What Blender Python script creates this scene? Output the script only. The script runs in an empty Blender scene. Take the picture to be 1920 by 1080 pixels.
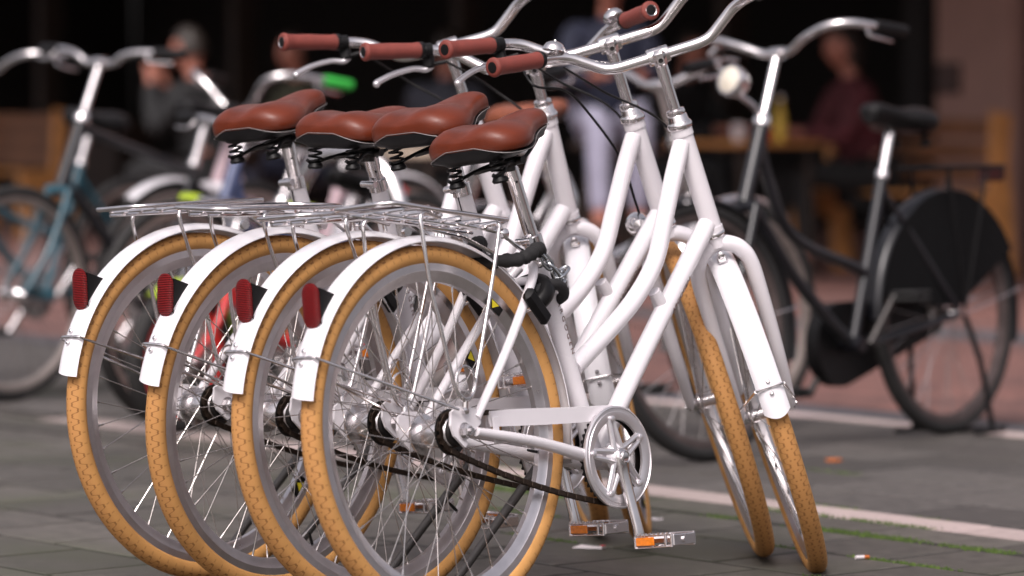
import bpy, math, random
from mathutils import Vector, Matrix
random.seed(7)
R_ = math.radians
sc = bpy.context.scene
COL = sc.collection

# ------------------------------------------------------------------ camera
cam = bpy.data.cameras.new('camera'); camo = bpy.data.objects.new('camera', cam); COL.objects.link(camo)
cam.sensor_width = 36.0; cam.lens = 142.78; cam.clip_start = 0.1; cam.clip_end = 500
camo.location = (0, 0, 0.9552); camo.rotation_euler = (R_(90 - 2.633), 0, 0)
cam.dof.use_dof = True; cam.dof.focus_distance = 7.75; cam.dof.aperture_fstop = 2.8
sc.camera = camo

# ------------------------------------------------------------------ sky, sun, exposure
SUN_EL, SUN_AZ = 50.0, -163.0          # azimuth of the sun: clockwise from +Y (behind and left of the camera)
w = bpy.data.worlds.new('World'); sc.world = w; w.use_nodes = True
nt = w.node_tree; nt.nodes.clear()
sky = nt.nodes.new('ShaderNodeTexSky'); sky.sky_type = 'NISHITA'; sky.sun_disc = False
sky.sun_elevation = R_(SUN_EL); sky.sun_rotation = R_(SUN_AZ); sky.dust_density = 7.0; sky.air_density = 1.0; sky.ozone_density = 1.0
hs = nt.nodes.new('ShaderNodeHueSaturation'); hs.inputs['Saturation'].default_value = 0.28
bg = nt.nodes.new('ShaderNodeBackground'); bg.inputs['Strength'].default_value = 0.15
ow = nt.nodes.new('ShaderNodeOutputWorld')
nt.links.new(sky.outputs[0], hs.inputs['Color']); tint = nt.nodes.new('ShaderNodeMix'); tint.data_type = 'RGBA'; tint.blend_type = 'MULTIPLY'; tint.inputs[0].default_value = 1.0; tint.inputs[7].default_value = (1.0, .945, .97, 1)
nt.links.new(hs.outputs[0], tint.inputs[6]); nt.links.new(tint.outputs[2], bg.inputs['Color']); nt.links.new(bg.outputs[0], ow.inputs[0])
sun = bpy.data.lights.new('sun', 'SUN'); suno = bpy.data.objects.new('sun', sun); COL.objects.link(suno)
sun.energy = 1.15; sun.angle = R_(22); sun.color = (1.0, 0.955, 0.92)
a = R_(SUN_AZ); e = R_(SUN_EL)
sd = Vector((math.sin(a) * math.cos(e), math.cos(a) * math.cos(e), math.sin(e)))
suno.rotation_euler = sd.to_track_quat('Z', 'Y').to_euler(); suno.location = sd * 30
vs = sc.view_settings; vs.view_transform = 'Standard'; vs.look = 'None'; vs.exposure = 0.38; vs.gamma = 1.0

# ------------------------------------------------------------------ materials
MATS = {}
def mat(name, col, rough=.5, metal=0., var=.12, scale=30., bump=0., bscale=200., coat=0., spec=.5, emit=None, detail=4., col2=None, sss=0., trans=0., wear=None):
    if name in MATS: return MATS[name]
    m = bpy.data.materials.new(name); m.use_nodes = True; t = m.node_tree; b = t.nodes['Principled BSDF']
    tc = t.nodes.new('ShaderNodeTexCoord'); n = t.nodes.new('ShaderNodeTexNoise'); n.inputs['Scale'].default_value = scale; n.inputs['Detail'].default_value = detail
    t.links.new(tc.outputs['Object'], n.inputs['Vector'])
    r = t.nodes.new('ShaderNodeValToRGB')
    c = Vector(col); d = Vector(col2) if col2 else c * (1 - var)
    r.color_ramp.elements[0].position = .35; r.color_ramp.elements[1].position = .68
    r.color_ramp.elements[0].color = (*d, 1); r.color_ramp.elements[1].color = (*c, 1)
    t.links.new(n.outputs['Fac'], r.inputs['Fac'])
    out = r.outputs['Color']
    if wear:
        n3 = t.nodes.new('ShaderNodeTexNoise'); n3.inputs['Scale'].default_value = wear[1]; n3.inputs['Detail'].default_value = 8; n3.inputs['Roughness'].default_value = .7
        t.links.new(tc.outputs['Object'], n3.inputs['Vector'])
        rr = t.nodes.new('ShaderNodeMapRange'); rr.inputs[1].default_value = wear[2]; rr.inputs[2].default_value = wear[2] + .1; rr.inputs[4].default_value = wear[3]
        t.links.new(n3.outputs['Fac'], rr.inputs[0])
        mx = t.nodes.new('ShaderNodeMix'); mx.data_type = 'RGBA'; mx.inputs[7].default_value = (*wear[0], 1)
        t.links.new(rr.outputs[0], mx.inputs[0]); t.links.new(out, mx.inputs[6]); out = mx.outputs[2]
    t.links.new(out, b.inputs['Base Color'])
    mr = t.nodes.new('ShaderNodeMapRange'); mr.inputs[3].default_value = max(.02, rough * .8); mr.inputs[4].default_value = min(1, rough * 1.25)
    t.links.new(n.outputs['Fac'], mr.inputs[0]); t.links.new(mr.outputs[0], b.inputs['Roughness'])
    b.inputs['Metallic'].default_value = metal; b.inputs['Specular IOR Level'].default_value = spec
    b.inputs['Coat Weight'].default_value = coat; b.inputs['Coat Roughness'].default_value = .12
    if trans: b.inputs['Transmission Weight'].default_value = trans
    if sss: b.inputs['Subsurface Weight'].default_value = sss; b.inputs['Subsurface Radius'].default_value = (.01, .004, .002)
    if emit: b.inputs['Emission Color'].default_value = (*col, 1); b.inputs['Emission Strength'].default_value = emit
    if bump:
        n2 = t.nodes.new('ShaderNodeTexNoise'); n2.inputs['Scale'].default_value = bscale; n2.inputs['Detail'].default_value = 5
        t.links.new(tc.outputs['Object'], n2.inputs['Vector'])
        bp = t.nodes.new('ShaderNodeBump'); bp.inputs['Strength'].default_value = bump; bp.inputs['Distance'].default_value = .002
        t.links.new(n2.outputs['Fac'], bp.inputs['Height']); t.links.new(bp.outputs[0], b.inputs['Normal'])
    MATS[name] = m
    return m

def tyre_mat(name, col, groove, tread):
    m = bpy.data.materials.new(name); m.use_nodes = True; t = m.node_tree; b = t.nodes['Principled BSDF']; L = t.links.new
    def M(op, *v):
        n = t.nodes.new('ShaderNodeMath'); n.operation = op
        for i, q in enumerate(v):
            if isinstance(q, (int, float)): n.inputs[i].default_value = q
            else: L(q, n.inputs[i])
        return n.outputs[0]
    uv = t.nodes.new('ShaderNodeUVMap'); uv.uv_map = 'uv'
    s = t.nodes.new('ShaderNodeSeparateXYZ'); L(uv.outputs[0], s.inputs[0]); u, v = s.outputs[0], s.outputs[1]
    # u counts tread blocks round the wheel, v runs -1..1 across the outer half of the tyre
    def scallop(v0, ph, A):
        ph_ = M('ADD', M('MULTIPLY', u, 6.2832), ph)
        wv = M('ADD', M('MULTIPLY', M('SINE', ph_), A), v0)
        # square-ish U shape
        q = M('ABSOLUTE', M('SUBTRACT', v, M('ADD', wv, M('MULTIPLY', M('SINE', M('MULTIPLY', ph_, 3.)), A * .22))))
        return M('LESS_THAN', q, .05)
    g = M('MAXIMUM', scallop(.38, 0., .2), scallop(-.38, 3.14, .2))
    dot = M('MULTIPLY', M('LESS_THAN', M('ABSOLUTE', M('SUBTRACT', M('ABSOLUTE', v), .12)), .05), M('GREATER_THAN', M('SINE', M('MULTIPLY', u, 6.2832)), .93))
    g = M('MAXIMUM', g, dot)
    shoulder = M('MULTIPLY', M('LESS_THAN', M('ABSOLUTE', M('SUBTRACT', M('ABSOLUTE', v), .80)), .1), M('GREATER_THAN', M('SINE', M('MULTIPLY', u, 6.2832)), .9))
    g = M('MAXIMUM', g, M('MULTIPLY', shoulder, .45))
    tc = t.nodes.new('ShaderNodeTexCoord'); n = t.nodes.new('ShaderNodeTexNoise'); n.inputs['Scale'].default_value = 22; n.inputs['Detail'].default_value = 7
    L(tc.outputs['Object'], n.inputs['Vector'])
    rp = t.nodes.new('ShaderNodeValToRGB'); rp.color_ramp.elements[0].position = .3; rp.color_ramp.elements[1].position = .72
    c = Vector(col); rp.color_ramp.elements[0].color = (*(c * .78), 1); rp.color_ramp.elements[1].color = (*c, 1); L(n.outputs['Fac'], rp.inputs['Fac'])
    def mix(f, A_, B_):
        x = t.nodes.new('ShaderNodeMix'); x.data_type = 'RGBA'; L(f, x.inputs[0])
        L(A_, x.inputs[6]) if not isinstance(A_, tuple) else None
        if isinstance(B_, tuple): x.inputs[7].default_value = (*B_, 1)
        else: L(B_, x.inputs[7])
        return x.outputs[2]
    tr = t.nodes.new('ShaderNodeMapRange'); tr.inputs[1].default_value = .75; tr.inputs[2].default_value = .35; L(M('ABSOLUTE', v), tr.inputs[0])
    trf = M('MULTIPLY', tr.outputs[0], M('ADD', M('MULTIPLY', n.outputs['Fac'], .9), .1))
    o = mix(trf, rp.outputs[0], tread)
    o = mix(M('MULTIPLY', g, .8), o, groove)
    # bead line where the sidewall meets the rim
    L(o, b.inputs['Base Color']); b.inputs['Roughness'].default_value = .72; b.inputs['Specular IOR Level'].default_value = .3
    n2 = t.nodes.new('ShaderNodeTexNoise'); n2.inputs['Scale'].default_value = 500; L(tc.outputs['Object'], n2.inputs['Vector'])
    bp = t.nodes.new('ShaderNodeBump'); bp.inputs['Strength'].default_value = .6; bp.inputs['Distance'].default_value = .0015
    L(M('ADD', M('SUBTRACT', 1., g), M('MULTIPLY', n2.outputs['Fac'], .25)), bp.inputs['Height']); L(bp.outputs[0], b.inputs['Normal'])
    MATS[name] = m
    return m

WHITE = mat('white_paint', (.74, .705, .735), .28, 0, .05, 9, 0, coat=.5, wear=((.42, .34, .30), 60, .70, .55))
GUARD = mat('white_mudguard', (.72, .70, .73), .24, 0, .04, 8, 0, coat=.5, wear=((.36, .30, .26), 55, .71, .5))
CHROME = mat('chrome', (.80, .765, .77), .13, 1, .10, 40)
ALU = mat('brushed_aluminium', (.72, .69, .70), .25, 1, .05, 60)
SATIN = mat('satin_silver', (.74, .71, .73), .36, .85, .05, 30)
RIM = mat('rim_aluminium', (.68, .645, .66), .30, 1, .1, 40, .1, 500)
STEEL = mat('spoke_steel', (.62, .58, .56), .25, 1, .15, 80)
ZINC = mat('zinc_chain', (.62, .64, .66), .22, 1, .2, 120)
LEATHER = mat('brown_saddle_leather', (.130, .021, .006), .36, 0, .35, 14, .2, 420, coat=.04, spec=.36)
GRIP = mat('brown_rubber_grip', (.19, .036, .026), .62, 0, .12, 60, .35, 900)
BLACK = mat('black_plastic', (.006, .0055, .006), .45, 0, .3, 40, .1, 300, spec=.22)
RUBBER = mat('black_rubber', (.018, .017, .017), .7, 0, .3, 30, .2, 300)
CHAINM = mat('oily_chain', (.052, .034, .024), .45, .7, .45, 300)
DARKST = mat('dark_steel', (.05, .046, .045), .35, .8, .3, 90)
REDREF = mat('red_reflector', (.26, .003, .004), .45, 0, .35, 300, spec=.3)
def ribs(m):
    t = m.node_tree; b = t.nodes['Principled BSDF']; tc = t.nodes.new('ShaderNodeTexCoord'); wv = t.nodes.new('ShaderNodeTexWave'); wv.bands_direction = 'Z'; wv.inputs['Scale'].default_value = 95; t.links.new(tc.outputs['Object'], wv.inputs['Vector'])
    bp = t.nodes.new('ShaderNodeBump'); bp.inputs['Strength'].default_value = .9; bp.inputs['Distance'].default_value = .002; t.links.new(wv.outputs['Fac'], bp.inputs['Height']); t.links.new(bp.outputs[0], b.inputs['Normal'])
    src = b.inputs['Base Color'].links[0].from_socket; mx = t.nodes.new('ShaderNodeMix'); mx.data_type = 'RGBA'; mx.inputs[6].default_value = (.05, .001, .002, 1); t.links.new(wv.outputs['Fac'], mx.inputs[0]); t.links.new(src, mx.inputs[7]); t.links.new(mx.outputs[2], b.inputs['Base Color'])
ribs(REDREF)
AMBER = mat('amber_reflector', (.75, .20, .008), .2, 0, .25, 200, .4, 300, coat=.5)
GREYP = mat('grey_stand_paint', (.07, .065, .065), .5, .2, .2, 30)
YELLOW = mat('yellow_sticker', (.75, .62, .02), .5)
INK = mat('brown_lettering', (.17, .10, .085), .5)
TAN = tyre_mat('tan_tyre', (.56, .285, .092), (.19, .08, .025), (.40, .185, .062))
BTYRE = tyre_mat('black_tyre', (.020, .019, .019), (.008, .008, .008), (.028, .026, .025))

# ------------------------------------------------------------------ mesh helpers
class MB:
    def __init__(s): s.v = []; s.f = []; s.uv = None
    def add(s, vs_, fs_):
        o = len(s.v); s.v += [tuple(x) for x in vs_]; s.f += [tuple(i + o for i in f) for f in fs_]; return s
    def box(s, c, d, rot=None):
        c = Vector(c); h = Vector(d) / 2; P = []
        for z in (-1, 1):
            for y in (-1, 1):
                for x in (-1, 1):
                    p = Vector((x * h.x, y * h.y, z * h.z))
                    if rot is not None: p = rot @ p
                    P.append(c + p)
        return s.add(P, [(0, 2, 3, 1), (4, 5, 7, 6), (0, 1, 5, 4), (2, 6, 7, 3), (0, 4, 6, 2), (1, 3, 7, 5)])
    def bbox(s, c, d, b=.004, rot=None):
        """box with chamfered edges"""
        c = Vector(c); h = Vector(d) / 2; b = min(b, min(h) * .8); P = []; F = []
        idx = {}
        for sx in (-1, 1):
            for sy in (-1, 1):
                for sz in (-1, 1):
                    for k in range(3):
                        q = Vector((sx * h.x, sy * h.y, sz * h.z)); sg = (sx, sy, sz)
                        for j in range(3):
                            if j != k: q[j] -= sg[j] * b
                        if rot is not None: q = rot @ q
                        idx[(sx, sy, sz, k)] = len(P); P.append(c + q)
        S = (-1, 1)
        for k in range(3):
            o = [j for j in range(3) if j != k]
            for sk in S:
                loop = []
                for (a_, b_) in ((-1, -1), (1, -1), (1, 1), (-1, 1)):
                    g = [0, 0, 0]; g[k] = sk; g[o[0]] = a_; g[o[1]] = b_; loop.append(idx[(*g, k)])
                F.append(tuple(loop))
        for k in range(3):            # edges along axis k
            o = [j for j in range(3) if j != k]
            for a_ in S:
                for b_ in S:
                    g1 = [0, 0, 0]; g1[o[0]] = a_; g1[o[1]] = b_; g2 = list(g1); g1[k] = -1; g2[k] = 1
                    F.append((idx[(*g1, o[0])], idx[(*g2, o[0])], idx[(*g2, o[1])], idx[(*g1, o[1])]))
        for sx in S:
            for sy in S:
                for sz in S: F.append(tuple(idx[(sx, sy, sz, k)] for k in range(3)))
        return s.add(P, F)
    def tube(s, path, r, n=12, closed=False, cap=True, flat=1.0):
        P = [Vector(p) for p in path]; m = len(P)
        rs = r if isinstance(r, (list, tuple)) else [r] * m
        T = []
        for i in range(m):
            if closed: t = P[(i + 1) % m] - P[i - 1]
            else: t = P[min(i + 1, m - 1)] - P[max(i - 1, 0)]
            T.append(t.normalized())
        u = T[0].orthogonal().normalized()
        if abs(T[0].y) < .9: u = (Vector((0, 1, 0)) - T[0] * T[0].y).normalized()
        V = []; F = []
        for i in range(m):
            u = (u - T[i] * u.dot(T[i]))
            u = u.normalized() if u.length > 1e-6 else T[i].orthogonal().normalized()
            b = T[i].cross(u)
            for k in range(n):
                an = 2 * math.pi * k / n
                V.append(P[i] + (u * math.cos(an) + b * math.sin(an) * flat) * rs[i])
        for i in range(m - 1 + (1 if closed else 0)):
            j = (i + 1) % m
            for k in range(n):
                F.append((i * n + k, i * n + (k + 1) % n, j * n + (k + 1) % n, j * n + k))
        if cap and not closed:
            F.append(tuple(range(n - 1, -1, -1))); F.append(tuple((m - 1) * n + k for k in range(n)))
        return s.add(V, F)
    def lathe(s, prof, c, axis=(0, 1, 0), n=32, closed=False):
        """prof: list of (radius, along-axis)"""
        A = Vector(axis).normalized(); u = A.orthogonal().normalized(); b = A.cross(u); c = Vector(c); V = []; F = []; m = len(prof)
        for (r, h) in prof:
            for k in range(n):
                an = 2 * math.pi * k / n; V.append(c + A * h + (u * math.cos(an) + b * math.sin(an)) * r)
        for i in range(m - 1 + (1 if closed else 0)):
            j = (i + 1) % m
            for k in range(n): F.append((i * n + k, i * n + (k + 1) % n, j * n + (k + 1) % n, j * n + k))
        if not closed:
            if prof[0][0] > 1e-5: F.append(tuple(range(n - 1, -1, -1)))
            if prof[-1][0] > 1e-5: F.append(tuple((m - 1) * n + k for k in range(n)))
        return s.add(V, F)
    def ball(s, c, r, n=12, m=8, sc_=(1, 1, 1)):
        c = Vector(c); V = []; F = []
        for i in range(m + 1):
            th = math.pi * i / m
            for k in range(n):
                an = 2 * math.pi * k / n
                V.append(c + Vector((r * sc_[0] * math.sin(th) * math.cos(an), r * sc_[1] * math.sin(th) * math.sin(an), r * sc_[2] * math.cos(th))))
        for i in range(m):
            for k in range(n): F.append((i * n + k, i * n + (k + 1) % n, (i + 1) * n + (k + 1) % n, (i + 1) * n + k))
        return s.add(V, F)
    def mesh(s, name, m, smooth=True, ang=40):
        me = bpy.data.meshes.new(name); me.from_pydata(s.v, [], s.f); me.validate(); me.update()
        if s.uv:
            l = me.uv_layers.new(name='uv')
            for i, lp in enumerate(me.loops): l.data[i].uv = s.uv[i]
        me.materials.append(m)
        if smooth:
            me.polygons.foreach_set('use_smooth', [True] * len(me.polygons))
            try: me.set_sharp_from_angle(angle=R_(ang))
            except Exception: pass
        return me

def obj(name, me, parent=None, mtx=None):
    o = bpy.data.objects.new(name, me); COL.objects.link(o)
    if parent is not None: o.parent = parent
    if mtx is not None: o.matrix_local = mtx
    return o
def tag(o, label=None, cat=None, group=None, kind=None):
    if label: o['label'] = label
    if cat: o['category'] = cat
    if group: o['group'] = group
    if kind: o['kind'] = kind
    return o
CACHE = {}
def cm(key, fn):
    if key not in CACHE: CACHE[key] = fn()
    return CACHE[key]
def smooth_path(pts, n=6):
    P = [Vector(p) for p in pts]; out = []
    for i in range(len(P) - 1):
        p0 = P[max(i - 1, 0)]; p1 = P[i]; p2 = P[i + 1]; p3 = P[min(i + 2, len(P) - 1)]
        for k in range(n):
            t = k / n
            out.append(.5 * ((2 * p1) + (-p0 + p2) * t + (2 * p0 - 5 * p1 + 4 * p2 - p3) * t * t + (-p0 + 3 * p1 - 3 * p2 + p3) * t ** 3))
    out.append(P[-1]); return out
def lerp_path(pts, r0, r1): return [r0 + (r1 - r0) * i / (len(pts) - 1) for i in range(len(pts))]

# ------------------------------------------------------------------ wheels (centred on the axle, axle along Y)
def tyre_mesh(R, r, m, blocks=96, name='tyre', n=128, k=20):
    mb = MB(); V = []; F = []; UV = []
    for i in range(n):
        t = 2 * math.pi * i / n
        for j in range(k):
            u = 2 * math.pi * j / k; q = R - r + r * math.cos(u) * 1.0; yy = r * math.sin(u) * 1.03
            V.append((q * math.cos(t), yy, q * math.sin(t)))
    for i in range(n):
        for j in range(k):
            i2 = (i + 1) % n; j2 = (j + 1) % k
            F.append((i * k + j, i * k + j2, i2 * k + j2, i2 * k + j))
            def vv(jj):
                d = jj if jj <= k / 2 else jj - k
                return d / (k / 2) * 1.7
            a0, a1 = vv(j), vv(j + 1) if j + 1 <= k / 2 else vv(j + 1) if j >= k / 2 else vv(j + 1)
            if j >= k / 2: a0, a1 = (j - k) / (k / 2) * 1.7, (j + 1 - k) / (k / 2) * 1.7
            else: a0, a1 = j / (k / 2) * 1.7, (j + 1) / (k / 2) * 1.7
            u0, u1 = i * blocks / n, (i + 1) * blocks / n
            UV += [(u0, a0), (u0, a1), (u1, a1), (u1, a0)]
    mb.add(V, F); mb.uv = UV
    return mb.mesh(name, m, True, 180)
def rim_mesh(Ro, depth, wd, m, name='rim'):
    h = wd / 2
    prof = [(Ro + .004, -h), (Ro + .004, -h + .002), (Ro - .004, -h + .003), (Ro - .004, h - .003), (Ro + .004, h - .002), (Ro + .004, h), (Ro - .011, h), (Ro - .012, h - .001), (Ro - depth * .75, h - .0035), (Ro - depth, h * .45), (Ro - depth, -h * .45), (Ro - depth * .75, -h + .0035), (Ro - .012, -h + .001), (Ro - .011, -h)]
    return MB().lathe(prof, (0, 0, 0), n=128, closed=True).mesh(name, m, True, 35)
def spoke_list(n, Ri, fl, fy, cross=3):
    L = []
    for k in range(n):
        side = 1 if k % 2 else -1; d = 1 if (k // 2) % 2 else -1
        ar = 2 * math.pi * (k + .5) / n
        ah = ar + d * 2 * math.pi * cross / (n / 2) * .92
        L.append((Vector((fl * math.cos(ah), side * fy, fl * math.sin(ah))), Vector((Ri * math.cos(ar), side * .003, Ri * math.sin(ar)))))
    return L
def spoke_unit(Ln, m, r=.00105):
    mb = MB().tube([(0, 0, 0), (0, 0, Ln - .014)], r, 6); mb.tube([(0, 0, Ln - .016), (0, 0, Ln)], r * 2.1, 6)
    return mb.mesh('spoke', m)
def add_spokes(par, n, Ri, fl, fy, m, key, joined=False, r=.00105):
    L = spoke_list(n, Ri, fl, fy)
    if joined:
        def mk():
            mb = MB()
            for p, q in L: mb.tube([p, q], r, 5, cap=False)
            return mb.mesh('spokes', m)
        o = obj('spokes', cm(('spokes', key), mk), par); o['kind'] = 'stuff'; return
    Ln = (L[0][1] - L[0][0]).length
    me = cm(('spoke', key), lambda: spoke_unit(Ln, m, r))
    for p, q in L:
        obj('spoke', me, par, Matrix.Translation(p) @ (q - p).to_track_quat('Z', 'Y').to_matrix().to_4x4())

# ------------------------------------------------------------------ white bicycle geometry (x forward, y left, z up, origin under rear axle)
WR = .3476
STX = Vector((.7403, 0, 1.0735)); CRN = Vector((.8753, 0, .6968)); HDT = Vector((.7956, 0, .9188)); FA = Vector((1.0946, 0, WR)); BB = Vector((.4461, 0, .2751))
HD = (STX - CRN).normalized(); HF = Vector((HD.z, 0, -HD.x))         # forward, square to the steering axis
def steer_m(deg): return Matrix.Translation(CRN) @ Matrix.Rotation(R_(deg), 4, HD) @ Matrix.Translation(-CRN)
def frame_mesh(sc_pt):
    mb = MB()
    dn = -HD
    mb.tube([HDT + HD * .0, CRN + HD * .008], .0205, 20)
    mb.tube([HDT + dn * .004, HDT + dn * .018], .0225, 20); mb.tube([CRN + HD * .022, CRN + HD * .008], .0225, 20)
    up = smooth_path([(.795, 0, .885), (.7605, 0, .8204), (.721, 0, .7358), (.6792, 0, .652), (.612, 0, .584), (.5347, 0, .5303), (.405, 0, .4523)], 6)
    mb.tube(up, .0180, 20)
    lo = [(.853, 0, .722), (.6954, 0, .556), (.5404, 0, .388), (.452, 0, .283)]
    mb.tube(smooth_path(lo, 4), .0190, 20)
    mb.tube([(.668, 0, .593), (.693, 0, .562)], .0125, 14)
    s = Vector(sc_pt)
    mb.tube([s, BB], .0172, 20)
    mb.tube([BB + Vector((0, -.036, 0)), BB + Vector((0, .036, 0))], .0215, 24)
    for sd_ in (-1, 1):
        st = smooth_path([(.292, sd_ * .017, .650), (.262, sd_ * .034, .616), (.15, sd_ * .056, .490), (.040, sd_ * .066, .370)], 5)
        mb.tube(st, lerp_path(st, .0098, .0085), 14)
        cs = smooth_path([(.425, sd_ * .020, .274), (.345, sd_ * .046, .288), (.19, sd_ * .064, .320), (.035, sd_ * .067, .3450)], 5)
        mb.tube(cs, lerp_path(cs, .0145, .0085), 14)
    mb.tube([(.268, -.034, .622), (.268, .034, .622)], .008, 12)        # seat stay bridge
    mb.tube([(.345, -.044, .287), (.345, .044, .287)], .009, 12)
    return mb.mesh('frame', WHITE)
def dropout_mesh(sd_):
    mb = MB(); y0 = sd_ * .066; t = .0028
    P = [(.048, .012), (.05, .034), (.02, .044), (-.012, .046), (-.03, .036), (-.034, .012), (-.026, -.008), (-.012, -.020), (.0, -.030), (.008, -.024), (.004, -.012), (.018, -.008)]
    n = len(P); V = [(x, y0 - t, WR + z) for x, z in P] + [(x, y0 + t, WR + z) for x, z in P]
    F = [tuple(range(n)), tuple(range(2 * n - 1, n - 1, -1))] + [(i, i + n, (i + 1) % n + n, (i + 1) % n) for i in range(n)]
    mb.add(V, F); return mb.mesh('dropout', WHITE, False)
def axle_nut_mesh(s):
    mb = MB()
    if 1:
        mb.lathe([(.016, s * .0695), (.016, s * .0715)], (0, 0, 0), n=18)
        mb.lathe([(.0125, s * .0715), (.0125, s * .082), (.009, s * .0845)], (0, 0, 0), n=6)
        mb.lathe([(.005, s * .082), (.005, s * .091)], (0, 0, 0), n=12)
    return mb.mesh('axle_nut', ALU, True, 25)
def mudguard_mesh(fr, a0, a1, wd=.027, dp=.016, n=60, m=None, slant=0., rnd=.6):
    mb = MB(); k = 11; V = []; F = []; t = .0016
    for lay in (0, 1):
        for i in range(n + 1):
            for j in range(k):
                ph = (j / (k - 1) * 2 - 1)
                aa = R_(a0 + (a1 - a0) * i / n)
                if i < 3: aa += (R_(slant) * (ph + 1) / 2 - R_(rnd) * ph * ph) * (1 - i / 3)
                rr = fr - dp * (1 - math.sqrt(max(0, 1 - (abs(ph) * .98) ** 2.2))) - lay * t
                V.append((rr * math.cos(aa), ph * (wd - lay * .0008), rr * math.sin(aa)))
    o = (n + 1) * k
    for i in range(n):
        for j in range(k - 1):
            q = (i * k + j, i * k + j + 1, (i + 1) * k + j + 1, (i + 1) * k + j); F.append(q); F.append(tuple(x + o for x in q[::-1]))
        F.append((i * k, (i + 1) * k, (i + 1) * k + o, i * k + o)); F.append((i * k + k - 1, i * k + k - 1 + o, (i + 1) * k + k - 1 + o, (i + 1) * k + k - 1))
    for i in (0, n):
        for j in range(k - 1): F.append((i * k + j, i * k + j + o, i * k + j + 1 + o, i * k + j + 1))
    mb.add(V, F); return mb.mesh('mudguard', m or GUARD, True, 50)
FR = .3661
def stay_mesh(fr, ang, ex, ez, yend, r=.0028):
    mb = MB(); A = R_(ang); c, s = math.cos(A), math.sin(A)
    P = []
    for sd_ in (1,):
        P += [(ex, yend, ez), (.5 * ex + .5 * (fr - .02) * c, .5 * (yend + .031), .5 * ez + .5 * (fr - .02) * s)]
    P += [((fr - .018) * c, .031, (fr - .018) * s), ((fr - .002) * c, .0285, (fr - .002) * s), ((fr + .0025) * c, .016, (fr + .0025) * s), ((fr + .003) * c, 0, (fr + .003) * s)]
    full = P + [(x, -y, z) for x, y, z in P[-2::-1]]
    mb.tube(smooth_path(full, 5), r, 8)
    for d in (-.012, .012):
        B_ = R_(ang) + d / fr; q = Vector(((fr + .002) * math.cos(B_), 0, (fr + .002) * math.sin(B_))); ax = Vector((math.cos(B_), 0, math.sin(B_)))
        mb.lathe([(.0045, 0), (.0045, .003), (.003, .0045)], q, ax, 8)
    return mb.mesh('stay', CHROME)
def oval_mesh(w_, h_, d_, m, name, n=28, bevel=.003):
    """capsule-shaped plate facing -x"""
    def ring(s_, x):
        P = []
        for k in range(n):
            an = 2 * math.pi * k / n; cy, cz = math.cos(an), math.sin(an)
            hh = (h_ - w_) / 2
            P.append((x, cy * w_ / 2 * s_, cz * w_ / 2 * s_ + (hh if cz > 0 else -hh) * s_))
        return P
    mb = MB(); rings = [ring(.8, d_), ring(1, d_ - bevel), ring(1, bevel), ring(.86, 0), ring(.45, -bevel * .6)]; V = sum(rings, [])
    F = [(i * n + k, (i + 1) * n + k, (i + 1) * n + (k + 1) % n, i * n + (k + 1) % n) for i in range(4) for k in range(n)]
    F += [tuple(range(n)), tuple(range(5 * n - 1, 4 * n - 1, -1))]
    mb.add(V, F); return mb.mesh(name, m, True, 50)

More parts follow.
